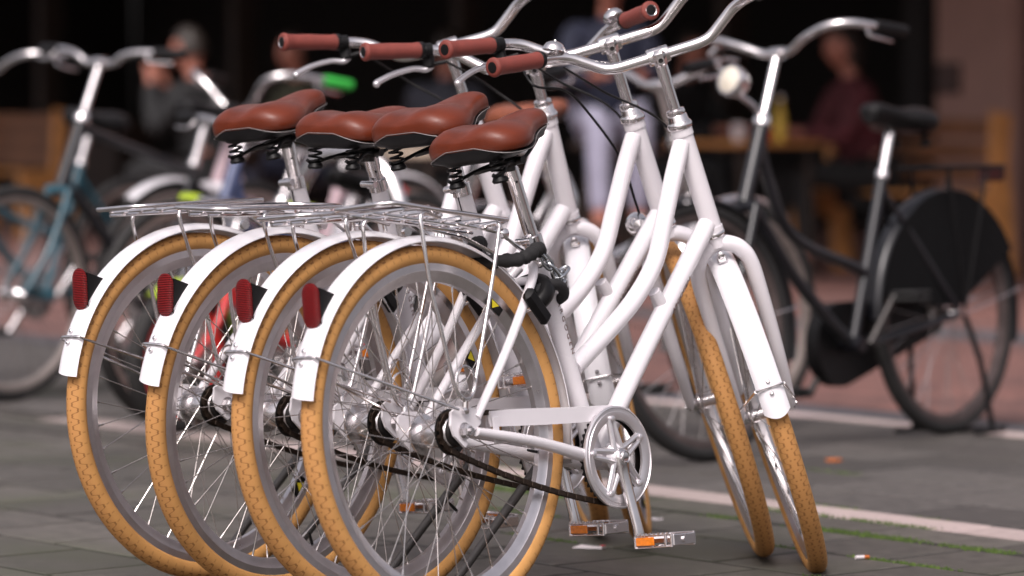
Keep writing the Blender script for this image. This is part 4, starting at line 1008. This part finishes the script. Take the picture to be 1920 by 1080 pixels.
    # seat
    obj('seat_post', MB().tube([stop_ - sdir * .01, sp + sdir * .03], .0132, 12).lathe([(.017, -.012), (.019, -.01), (.019, .01), (.017, .012)], stop_, sdir, 14).mesh('seat_post', CHROME), root)
    def sm():
        me = SADDLE[0].copy(); me.materials.clear(); me.materials.append(seatm or BLACK); return me
    sa = obj('saddle', cm(('bsad', (seatm or BLACK).name), sm), root, Matrix.Translation(sp + Vector((-.01, 0, .02))) @ Matrix.Rotation(R_(-4), 4, 'Y') @ Matrix.Diagonal((1.05 * k, .95, 1, 1)))
    obj('base', SADDLE[1], sa)
    for q in SADDLE[4]: obj('spring', q, sa)
    if rack:
        zr = 2 * R + .075; pr = [(.16, -.03, zr), (.10, -.065, zr), (-.2, -.065, zr), (-.26, -.05, zr), (-.26, .05, zr), (-.2, .065, zr), (.10, .065, zr), (.16, .03, zr)]
        ca = obj('carrier', MB().tube(pr, .0065, 8, closed=True).mesh('carrier', BLACK), root)
        for x in (-.2, -.12, -.04, .04): obj('crossbar', MB().tube([(x, -.062, zr - .002), (x, .062, zr - .002)], .005, 8).mesh('crossbar', BLACK), ca)
        for s in (-1, 1): obj('strut', MB().tube([(-.15, s * .064, zr), (0, s * .072, R + .01), (.05, s * .064, zr)], .0055, 8).mesh('strut', BLACK), ca)
        obj('tail_light', MB().bbox((-.268, 0, zr - .02), (.02, .09, .045), .006).mesh('tail_light', mat('dark_lens', (.03, .006, .006), .3)), ca)
    if stand == 'double':
        for s in (-1, 1):
            mb = MB().tube(smooth_path([(.03, s * .09, R), (.0, s * .12, R * .6), (-.03, s * .135, .012)], 5), .0085, 10).tube([(-.09, s * .135, .012), (.06, s * .135, .012)], .009, 8); obj('stand_leg', mb.mesh('stand_leg', BLACK), root)
        obj('stand_foot', MB().tube([(-.05, -.135, .012), (-.05, .135, .012)], .009, 8).mesh('stand_foot', BLACK), root)
    else:
        obj('kickstand', MB().tube([(.30, .05, bb.z), (.24, .20, .02 - .0)], .008, 8).mesh('kickstand', GREYP), root)
    # handlebar
    so = obj('stem', MB().tube([top, clampp], .0125, 12).lathe([(.0245, -.012), (.026, 0), (.0225, .014), (.018, .022)], top, hd, 16).lathe([(.0175, -.02), (.0175, .02)], clampp, (0, 1, 0), 14).mesh('stem', CHROME), root, S)
    B = {'dutch': [(0, 0, 0), (0, .05, .004), (.02, .12, .032), (.02, .20, .056), (-.02, .25, .060), (-.09, .275, .050), (-.20, .285, .035)],
         'riser': [(0, 0, 0), (0, .06, 0), (.002, .10, .022), (-.004, .15, .035), (-.025, .22, .038), (-.05, .30, .036), (-.055, .32, .036)],
         'cruiser': [(0, 0, 0), (.01, .06, .02), (.03, .13, .09), (.03, .18, .12), (-.02, .23, .13), (-.12, .275, .115), (-.22, .30, .10)]}[bar]
    B = [(x * (k if k < .9 else 1), y * (k ** .5), z) for x, y, z in B]
    full = [(x, -y, z) for x, y, z in B[::-1]] + B[1:]
    HM = S @ Matrix.Translation(clampp)
    hb = obj('handlebar', MB().tube(smooth_path(full, 5), .0115, 12).mesh('handlebar', CHROME), root, HM)
    for s in (-1, 1):
        a_, b_ = Vector(B[-2]).lerp(Vector(B[-1]), .0), Vector(B[-1]); a_.y *= s; b_.y *= s
        if bar == 'riser': a_ = Vector(B[-3]); a_.y *= s
        d = (b_ - a_).normalized(); obj('grip', MB().tube([a_, a_ + d * .01, b_ - d * .01, b_ + d * .006], [.0155, .0172, .0172, .0155], 12).mesh('grip', (gripm or BLACK) if s > 0 or gripm is not GREENG else BLACK), hb)
        p = a_ - d * .01; obj('brake_lever', MB().tube(smooth_path([p + Vector((.02, 0, -.01)), p + Vector((.03, s * .02, -.03)), p + d * .10 + Vector((.03, 0, -.03))], 4), .005, 8).mesh('brake_lever', ALU), hb)
    if lamp:
        lp = top + hd * .010 + hf * .115 + Vector((0, 0, .055))
        lb = obj('headlight', MB().lathe([(.0, -.045), (.022, -.040), (.036, -.022), (.042, .0), (.043, .018), (.040, .022)], lp, hf + Vector((0, 0, -.1)), 20).mesh('headlight', CHROME), root, S)
        obj('lens', MB().lathe([(.039, .020), (.03, .026), (.0, .030)], lp, hf + Vector((0, 0, -.1)), 20).mesh('lens', mat('lamp_lens', (.66, .60, .50), .15, 0, .1, 40, coat=.6)), lb)
        obj('bracket', MB().tube(smooth_path([top + hd * .01, top + hd * .02 + hf * .05 + Vector((0, 0, .01)), lp - Vector((0, 0, .03))], 4), .008, 8).mesh('bracket', CHROME), lb)
    return root
BLKP = mat('gloss_black_paint', (.007, .007, .010), .3, 0, .3, 20, coat=.2)
GRYP = mat('slate_grey_paint', (.11, .11, .14), .3, 0, .2, 20, coat=.4)
TEAL = mat('teal_paint', (.016, .075, .105), .3, 0, .25, 20, coat=.4)
LIME = mat('lime_plastic', (.34, .45, .02), .45, 0, .1, 30)
REDPT = mat('red_paint', (.55, .02, .02), .3, 0, .15, 30, coat=.4)
BLUP = mat('dark_blue_paint', (.06, .08, .17), .3, 0, .2, 20, coat=.4)
PINK = mat('pale_pink_paint', (.58, .42, .46), .35, 0, .1, 20, coat=.4)
GREENG = mat('green_grip', (.03, .42, .05), .6)
BRNL = mat('dark_brown_leather', (.20, .055, .025), .4)
OLDR = mat('dull_rim', (.42, .36, .33), .45, .8, .2, 30)
bg_bike('black upright bicycle with round headlight and coat guard, standing at the right', 1.250, 11.62, 230.0, -2.5, .345, 1.14, paint=BLKP, fork_paint=BLKP, rim=mat('tarnished_rim', (.13, .10, .095), .5, .7, .3, 30), guard=BLKP, coat=True, case=True, lamp=True, rack=True, stand='double', bar='dutch', bar_z=1.085, seat_z=.92, hz=.90, steer=-6)
bg_bike('dark bicycle with teal fork and flat silver bar at the left edge', -.91, 13.72, 230.5, 2, .345, 1.08, paint=BLKP, fork_paint=TEAL, rim=OLDR, bar='riser', bar_z=1.08, seat_z=.93, step=False, hz=.90)
bg_bike('white framed bicycle with high silver handlebar and green grips behind the farthest saddle', -.42, 14.3, 229, 2, .345, 1.10, paint=PINK, fork_paint=WHITE, rim=OLDR, guard=GUARD, bar='cruiser', bar_z=.92, gripm=GREENG, seat_z=.86, hz=.86, seatm=BLACK)
bg_bike('dark bicycle whose silver bar enters at the left edge, behind the teal forked one', -1.36, 14.5, 231, 1, .345, 1.08, paint=TEAL, fork_paint=BLKP, rim=OLDR, bar='dutch', bar_z=1.06, seat_z=.9, hz=.88)
bg_bike("small children's bicycle with red rims and lime mudguards seen through the leftmost wheel", -.47, 12.30, 232, 3, .215, .80, .026, paint=REDPT, fork_paint=REDPT, rim=mat('red_rim', (.62, .02, .015), .4), guard=LIME, bar='riser', bar_z=.62, seat_z=.5, hz=.50, gripm=LIME, step=True, name='childrens_bicycle')
bg_bike('slate blue bicycle parked behind the two middle white saddles', -.33, 12.75, 231, 2, .335, 1.06, paint=BLUP, fork_paint=GRYP, rim=OLDR, bar='riser', bar_z=.86, seat_z=.72, hz=.80, step=True, seatm=BLACK)
bg_bike('silver bicycle with brown saddle and red tail light behind the third handlebar', -.05, 10.95, 47, 2, .335, 1.06, paint=ALU, fork_paint=ALU, rim=OLDR, guard=ALU, bar='dutch', bar_z=1.0, seat_z=.93, hz=.84, seatm=BRNL, tail=REDREF)
bg_bike('pale pink low bicycle between the hoops and the saddles', -.36, 14.0, 231, 2, .26, .88, .022, paint=PINK, fork_paint=WHITE, rim=OLDR, bar='riser', bar_z=.78, seat_z=.66, hz=.62, step=True, seatm=REDPT, guard=WHITE)

# bicycle stand hoops
for k, (x, y) in enumerate([(-.50, 12.3), (.02, 13.1)]):
    P = [(0, -.22, -.02), (0, -.22, .55), (0, -.20, .68), (0, -.12, .775), (0, 0, .80), (0, .12, .775), (0, .20, .68), (0, .22, .55), (0, .22, -.02)]
    o = obj('bicycle_hoop', None); o.location = (x, y, 0); o.rotation_euler = (0, 0, R_(50))
    tag(o, ['polished steel bicycle hoop behind the second and third seat posts', 'polished steel bicycle hoop half hidden behind the nearest saddle'][k], 'bike stand', 'steel hoops for parking bicycles')
    obj('hoop', cm('hoop', lambda: MB().tube(smooth_path(P, 5), .024, 16).mesh('hoop', CHROME)), o)
    for s in (-1, 1): obj('base_collar', cm(('hoopc', s), lambda: MB().lathe([(.045, .002), (.045, .010), (.028, .018)], (0, s * .22, 0), (0, 0, 1), 16).mesh('base_collar', ALU)), o)

# ------------------------------------------------------------------ cafe: building, added light-blocking roof, terrace furniture, guests
DKW = mat('dark_timber', (.030, .016, .010), .6, 0, .5, 8); WALLM = mat('pinkish_plaster', (.42, .25, .21), .8, 0, .12, 3, .2, 60); CLOTH_D = mat('black_canvas', (.012, .010, .010), .9)
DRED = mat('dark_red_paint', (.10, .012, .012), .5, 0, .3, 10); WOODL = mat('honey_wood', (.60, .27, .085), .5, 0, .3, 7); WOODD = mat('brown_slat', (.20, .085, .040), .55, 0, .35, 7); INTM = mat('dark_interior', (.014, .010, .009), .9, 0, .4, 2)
def stbox(mb, n0, n1, t0, t1, z0, z1):
    c = st((n0 + n1) / 2, (t0 + t1) / 2); c.z = (z0 + z1) / 2; return mb.bbox(c - ORG, (t1 - t0, n1 - n0, z1 - z0), .006, Matrix.Rotation(TH, 3, 'Z'))
ORG = st(16.5, -17.0)
cb = obj('cafe_building', None); cb.location = ORG; tag(cb, 'dark cafe front with open interior, pinkish pillar and added light-blocking roof', 'building')
def cpart(name, m, *a): return obj(name, stbox(MB(), *a).mesh(name, m), cb)
cpart('pillar', WALLM, 16.4, 16.9, -17.62, -17.00, .0, 3.0)
cpart('red_shutter', DRED, 16.5, 16.7, -16.97, -13.0, .0, 3.0)
cpart('door_post', CLOTH_D, 16.35, 16.8, -17.86, -17.68, .0, 3.0)
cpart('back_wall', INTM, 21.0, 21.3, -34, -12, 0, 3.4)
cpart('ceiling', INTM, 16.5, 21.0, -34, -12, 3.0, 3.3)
cpart('added_canopy', CLOTH_D, 12.2, 16.3, -34, -12, 2.96, 3.02)  # added above the view to block the sky and darken the cafe
cpart('added_valance', CLOTH_D, 12.05, 12.18, -34, -12, 2.66, 3.02)  # front drop of that added roof, unseen, cutting more sky light
cpart('upper_wall', WALLM, 16.5, 17.0, -34, -12, 3.32, 8.0)
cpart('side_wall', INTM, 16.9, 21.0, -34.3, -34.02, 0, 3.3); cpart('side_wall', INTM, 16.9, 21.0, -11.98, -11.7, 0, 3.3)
for t in (-19.6, -22.4, -25.2, -28.): cpart('door_post', DKW, 16.4, 16.6, t - .05, t + .05, 0, 3.0)
for t0, t1 in ((-22.3, -21.2), (-25.1, -23.6), (-27.6, -26.0)): cpart('planter_box', DKW, 15.9, 16.2, t0, t1, 0, .82)
vent = cpart('wall_vent', mat('grey_vent', (.09, .055, .05), .6), 16.36, 16.40, -17.58, -17.40, 1.0, 1.18)

def bench(label, n, t0, t1, group=None):
    c = st(n, (t0 + t1) / 2); o = obj('wooden_bench', None); o.location = c; o.rotation_euler = (0, 0, TH); tag(o, label, 'bench', group)
    L_ = t1 - t0
    for s in (-1, 1):
        x = s * L_ / 2
        P = [(x, -.02, 0), (x, .0, .25), (x, .03, .45), (x, .0, .62), (x, .02, .87)]
        mb = MB()
        V = []; F = []; prof = [(-.22, 0), (-.12, 0), (-.09, .25), (.0, .36), (.11, .28), (.14, 0), (.24, 0), (.20, .40), (.17, .62), (.19, .88), (.09, .90), (.07, .60), (.06, .47), (-.20, .44)]
        n_ = len(prof); V = [(x - .03, y, z) for y, z in prof] + [(x + .03, y, z) for y, z in prof]
        mb.add(V, [tuple(range(n_)), tuple(range(2 * n_ - 1, n_ - 1, -1))] + [(i, i + n_, (i + 1) % n_ + n_, (i + 1) % n_) for i in range(n_)]); obj('end_panel', mb.mesh('end_panel', WOODL, False), o)
    for k in range(4): obj('seat_slat', MB().bbox((0, -.15 + .085 * k, .455), (L_ - .06, .07, .022), .004).mesh('seat_slat', WOODL), o)
    for k in range(3): obj('back_slat', MB().bbox((0, .13 + .02 * k, .56 + .125 * k), (L_ - .06, .022, .095), .004, Matrix.Rotation(R_(-8), 3, 'X')).mesh('back_slat', WOODD), o)
    return o
def tpx(px, n):      # distance along the street of the sight line at a fraction of the picture width
    k = (px - 960) / 7614.8; d = n / (NN.x * k + NN.y); return Vector((k * d, d, 0))
def tt(px, n): return tpx(px, n).dot(E1)
bench('honey coloured wooden bench with slatted back in front of the pinkish pillar', 15.1, tt(1535, 15.1), tt(1840, 15.1), 'wooden cafe benches')
bench('wooden bench in the dark behind the teal forked bicycle', 14.6, tt(85, 14.6) - 1.1, tt(85, 14.6), 'wooden cafe benches')
def table(label, p, z=.74, m=WOODL, r=.0, w_=.9, d_=.6):
    o = obj('cafe_table', None); o.location = p; o.rotation_euler = (0, 0, TH); tag(o, label, 'table', 'cafe tables')
    obj('table_top', MB().bbox((0, 0, z - .015), (w_, d_, .03), .006).mesh('table_top', m), o)
    for sx in (-1, 1):
        for sy in (-1, 1): obj('leg', MB().tube([(sx * (w_ / 2 - .06), sy * (d_ / 2 - .06), z - .03), (sx * (w_ / 2 - .04), sy * (d_ / 2 - .05), 0)], .018, 8).mesh('leg', DKW), o)
    return o
table('cafe table with a bottle beside the honey coloured bench', tpx(1395, 14.3), w_=.62)
table('pale topped cafe table behind the third saddle', tpx(800, 10.6), .74, mat('cream_top', (.52, .42, .33), .5), w_=.8)
def bottle(label, p, z, m, m2, h=.22, r=.03):
    o = obj('bottle', MB().lathe([(0, 0), (r, 0), (r, h * .6), (r * .45, h * .78), (r * .4, h), (0, h)], (0, 0, 0), (0, 0, 1), 14).mesh('bottle', m)); o.location = (p.x, p.y, z); tag(o, label, 'bottle')
    obj('cap', MB().lathe([(r * .45, h), (r * .45, h + .02), (0, h + .022)], (0, 0, 0), (0, 0, 1), 12).mesh('cap', m2), o)
bottle('yellow bottle standing on the cafe table by the bench', tpx(1462, 14.2), .742, mat('mustard', (.55, .36, .03), .4), PAPER)
bottle('red squat bottle on the cafe table by the bench', tpx(1430, 14.30), .742, mat('ketchup', (.45, .02, .02), .4), PAPER, .12, .045)
cup = obj('cup', MB().lathe([(0, 0), (.03, 0), (.042, .09), (.039, .09), (.028, .006), (0, .006)], (0, 0, 0), (0, 0, 1), 16).mesh('cup', PAPER)); q = tpx(1385, 14.2); cup.location = (q.x, q.y, .742); tag(cup, 'white cup on the cafe table near the yellow bottle', 'cup')

def chair(label, p, rz):
    o = obj('cafe_chair', None); o.location = p; o.rotation_euler = (0, 0, rz); tag(o, label, 'chair', 'dark cafe chairs')
    obj('seat', MB().bbox((0, 0, .445), (.42, .42, .03), .01).mesh('seat', DKW), o); obj('backrest', MB().bbox((-.20, 0, .72), (.025, .40, .30), .01).mesh('backrest', DKW), o)
    for sx in (-1, 1):
        for sy in (-1, 1): obj('leg', MB().tube([(sx * .18, sy * .18, .44 if sx > 0 else .86), (sx * .20, sy * .19, 0)], .014, 8).mesh('leg', DKW), o)

def skinmesh(name, joints, edges, m, sub=2):
    me = bpy.data.meshes.new(name); me.from_pydata([j[:3] for j in joints], edges, []); o = bpy.data.objects.new(name, me); COL.objects.link(o)
    md = o.modifiers.new('s', 'SKIN'); me.skin_vertices[0].data[0].use_root = True
    for i, j in enumerate(joints):
        r = j[3]; me.skin_vertices[0].data[i].radius = (r, r) if not isinstance(r, tuple) else r
    o.modifiers.new('u', 'SUBSURF').levels = sub
    dg = bpy.context.evaluated_depsgraph_get(); dg.update(); out = bpy.data.meshes.new_from_object(o.evaluated_get(dg)); bpy.data.objects.remove(o); out.materials.clear(); out.materials.append(m)
    out.polygons.foreach_set('use_smooth', [True] * len(out.polygons)); out.name = name; return out
SKIN = mat('skin', (.34, .13, .09), .5, 0, .12, 20, sss=.1)
HAIRD = mat('dark_hair', (.022, .014, .010), .55, 0, .4, 60, .5, 120)
def head_mesh(c, m):
    """head with brow, nose, mouth, chin and ears, looking along +x"""
    mb = MB(); V = []; n, k = 24, 18
    for i in range(k + 1):
        th = math.pi * i / k
        for j in range(n):
            an = 2 * math.pi * j / n; x, y, z = math.sin(th) * math.cos(an), math.sin(th) * math.sin(an), math.cos(th)
            w_ = .074 * (1 - .22 * max(0, -z) ** 1.2); X = .092 * x; Y = w_ * y; Z = .118 * z
            if x > .3:
                f = (x - .3) / .7; ny = math.exp(-(y / .16) ** 2)
                X += f * ny * .024 * math.exp(-((z + .10) / .20) ** 2)                  # nose
                X += f * .006 * math.exp(-((z - .22) / .10) ** 2)                        # brow
                X -= f * .010 * math.exp(-((z - .08) / .08) ** 2) * math.exp(-((abs(y) - .38) / .18) ** 2)   # eyes
                X += f * .006 * math.exp(-((z + .45) / .07) ** 2) * math.exp(-(y / .30) ** 2)                # mouth
                X += f * .010 * math.exp(-((z + .78) / .14) ** 2) * math.exp(-(y / .35) ** 2)                # chin
            V.append(Vector(c) + Vector((X, Y, Z)))
    mb.add(V, [(i * n + j, (i + 1) * n + j, (i + 1) * n + (j + 1) % n, i * n + (j + 1) % n) for i in range(k) for j in range(n)])
    for s in (-1, 1): mb.ball(Vector(c) + Vector((-.008, s * .074, -.004)), .026, 8, 6, (.6, .35, 1.1))
    return mb
def person(label, p, rz, top_m, leg_m, pose='sit', seat=.46, hair=HAIRD, lean_f=.05, arm='table', turn=0., longhair=False, group='people at the cafe'):
    o = obj('person', None); o.location = p; o.rotation_euler = (0, 0, rz); tag(o, label, 'person', group)
    if pose == 'stand': hipz = .93
    else: hipz = seat + .11
    hip = Vector((0, 0, hipz)); ch = hip + Vector((lean_f * .6, 0, .30)); nk = hip + Vector((lean_f, 0, .50)); hd_ = nk + Vector((.02 + lean_f * .3, 0, .18))
    # body: one continuous skin-coloured figure (neck, arms, hands, legs)
    J = [(*hip, .11), (*(hip + Vector((lean_f * .3, 0, .15))), .105), (*ch, .115), (*nk, .055), (*(nk + Vector((.01, 0, .07))), .05), (*hd_, .06)]; E = [(0, 1), (1, 2), (2, 3), (3, 4), (4, 5)]
    legs = []; arms = []
    for s in (-1, 1):
        if pose == 'stand':
            kn = Vector((.02 + .05 * s, s * .10, .50)); an = Vector((-.02 + .10 * s, s * .11, .09)); toe = an + Vector((.16, s * .03, -.06))
        else:
            kn = hip + Vector((.42, s * .11, .00)); an = Vector((.44 - .07 * s, s * .11, max(.09, seat - .40))); toe = an + Vector((.16, s * .02, -.055))
        h0 = hip + Vector((.0, s * .09, -.03)); b = len(J); J += [(*h0, .085), (*kn, .062), (*an, .042), (*toe, .032)]; E += [(0, b), (b, b + 1), (b + 1, b + 2), (b + 2, b + 3)]; legs.append((h0, kn, an, toe))
        sh = nk + Vector((-.01, s * .19, -.05))
        el, wr = {'table': (sh + Vector((.12, s * .04, -.26)), sh + Vector((.34, -s * .06, -.24))), 'down': (sh + Vector((-.03, s * .06, -.29)), sh + Vector((.06, s * .05, -.54))), 'face': (sh + Vector((.16, s * .04, -.24)), sh + Vector((.24, -s * .09, .04)))}[arm]
        hnd = wr + (wr - el).normalized() * .07
        b = len(J); J += [(*sh, .055), (*el, .042), (*wr, .028)]; E += [(2, b), (b, b + 1), (b + 1, b + 2)]
        pw = len(J) - 1; dirf = (wr - el).normalized(); side = Vector((0, 0, 1)).cross(dirf).normalized()
        J.append((*hnd, (.020, .034))); E.append((pw, pw + 1)); hp = pw + 1
        for q, ln in zip((-1.5, -.5, .5, 1.5), (.060, .072, .068, .052)):
            f1 = hnd + side * q * .017 + dirf * .035; f2 = f1 + dirf * ln * .55 + Vector((0, 0, -.014)); b = len(J); J += [(*f1, .009), (*f2, .008)]; E += [(hp, b), (b, b + 1)]
        t1 = wr + dirf * .035 + side * s * -.035; b = len(J); J += [(*t1, .010), (*(t1 + dirf * .04), .008)]; E += [(hp, b), (b, b + 1)]
        arms.append((sh, el, wr))
    body = obj('body', skinmesh('body', J, E, SKIN, 1), o)
    obj('head', head_mesh((0, 0, 0), SKIN).mesh('head', SKIN, True, 180), body, Matrix.Translation(hd_) @ Matrix.Rotation(R_(turn), 4, 'Z') @ Matrix.Rotation(R_(8), 4, 'Y'))
    hr = MB(); n, k = 20, 10; V = []
    for i in range(k + 1):
        th = math.pi * (.62 if not longhair else .72) * i / k
        for j in range(n):
            an = 2 * math.pi * j / n; x, y, z = math.sin(th) * math.cos(an), math.sin(th) * math.sin(an), math.cos(th)
            if x > .25 and z < .55: z = .55 + (z - .55) * .12; x = max(.25, x * .78)
            wv = 1 + .03 * math.sin(j * 2.3 + i * 1.7)
            V.append((.102 * x * wv - .010, .085 * y * wv, .128 * z * wv + .006 - (.05 if longhair and x < 0 and z < 0 else 0)))
    hr.add(V, [(i * n + j, (i + 1) * n + j, (i + 1) * n + (j + 1) % n, i * n + (j + 1) % n) for i in range(k) for j in range(n)])
    obj('hair', hr.mesh('hair', hair, True, 180), body, Matrix.Translation(hd_) @ Matrix.Rotation(R_(turn), 4, 'Z') @ Matrix.Rotation(R_(8), 4, 'Y'))
    J = [(*(hip + Vector((0, 0, -.03))), (.15, .165)), (*(hip + Vector((lean_f * .3, 0, .16))), (.125, .155)), (*ch, (.135, .18)), (*(nk - Vector((0, 0, .03))), .085), (*(nk + Vector((0, 0, .035))), .068)]; E = [(0, 1), (1, 2), (2, 3), (3, 4)]
    for sh, el, wr in arms: b = len(J); J += [(*sh, .078), (*el, .060), (*wr, .046)]; E += [(2, b), (b, b + 1), (b + 1, b + 2)]
    obj('jacket', skinmesh('jacket', J, E, top_m, 2), body)
    J = [(*(hip + Vector((0, 0, .01))), (.145, .155))]; E = []
    for h0, kn, an, toe in legs: b = len(J); J += [(*h0, .098), (*kn, .075), (*(an + Vector((0, 0, .02))), .055)]; E += [(0, b), (b, b + 1), (b + 1, b + 2)]
    obj('trousers', skinmesh('trousers', J, E, leg_m, 2), body)
    for h0, kn, an, toe in legs:
        c = an.lerp(toe, .45); c.z = an.z - .052; obj('shoe', MB().ball(c + Vector((.0, 0, 0)), .05, 14, 8, (2.6, .95, .85)).mesh('shoe', RUBBER), body)
    return o
NAVY = mat('navy_cloth', (.012, .015, .036), .85, 0, .3, 12); NAVY2 = mat('slate_cloth', (.040, .042, .058), .85, 0, .3, 12); JEAN = mat('pale_jeans', (.30, .29, .38), .85, 0, .25, 14); DARKC = mat('black_cloth', (.010, .010, .011), .9, 0, .3, 12)
OLIVE = mat('olive_cloth', (.040, .040, .022), .85, 0, .3, 12); WINE = mat('wine_red_cloth', (.085, .012, .018), .85, 0, .3, 12)
def stool(label, p):
    o = obj('bar_stool', None); o.location = p; tag(o, label, 'stool'); obj('seat', MB().lathe([(0, .71), (.17, .71), (.18, .73), (.17, .75), (0, .755)], (0, 0, 0), (0, 0, 1), 24).mesh('seat', DKW), o)
    for k in range(4): an = R_(45 + 90 * k); obj('leg', MB().tube([(.10 * math.cos(an), .10 * math.sin(an), .71), (.20 * math.cos(an), .20 * math.sin(an), 0)], .014, 8).mesh('leg', DKW), o)
    obj('foot_ring', MB().tube([(.165 * math.cos(2 * math.pi * k / 20), .165 * math.sin(2 * math.pi * k / 20), .30) for k in range(20)], .010, 8, closed=True).mesh('foot_ring', DARKST), o)
P1 = tpx(1135, 13.0); person('person in navy jacket and pale jeans sitting high behind the second stem', P1, R_(-82), NAVY, JEAN, 'sit', .76, arm='table', lean_f=.1); stool('dark bar stool under the person in navy', P1)
def seated(label, px, n, face, top_m, leg_m, **kw):
    p = tpx(px, n); person(label, p, R_(face), top_m, leg_m, 'sit', .46, **kw)
    if px < 1500: chair('dark cafe chair under the ' + label.split(' sitting')[0].replace('person', 'guest'), p + Vector((-.04 * math.cos(R_(face)), -.04 * math.sin(R_(face)), 0)), R_(face))
seated('person in slate hooded top sitting behind the leftmost stem', 835, 14.2, 75, NAVY2, DARKC, lean_f=.03)
seated('person in black coat sitting at the left with a hand raised', 390, 12.6, 160, DARKC, DARKC, arm='face', lean_f=.08)
seated('person in olive jacket sitting behind the leftmost brown grip', 575, 14.0, -150, OLIVE, NAVY, lean_f=.06, turn=10)
seated('person in dark clothes sitting at the table right of the nearest stem', 1262, 15.4, -40, DARKC, DARKC, lean_f=.10, turn=-10)
seated('person in wine red jacket sitting on the honey coloured bench', 1625, 15.0, -165, WINE, DARKC, lean_f=.10, turn=8, longhair=True)
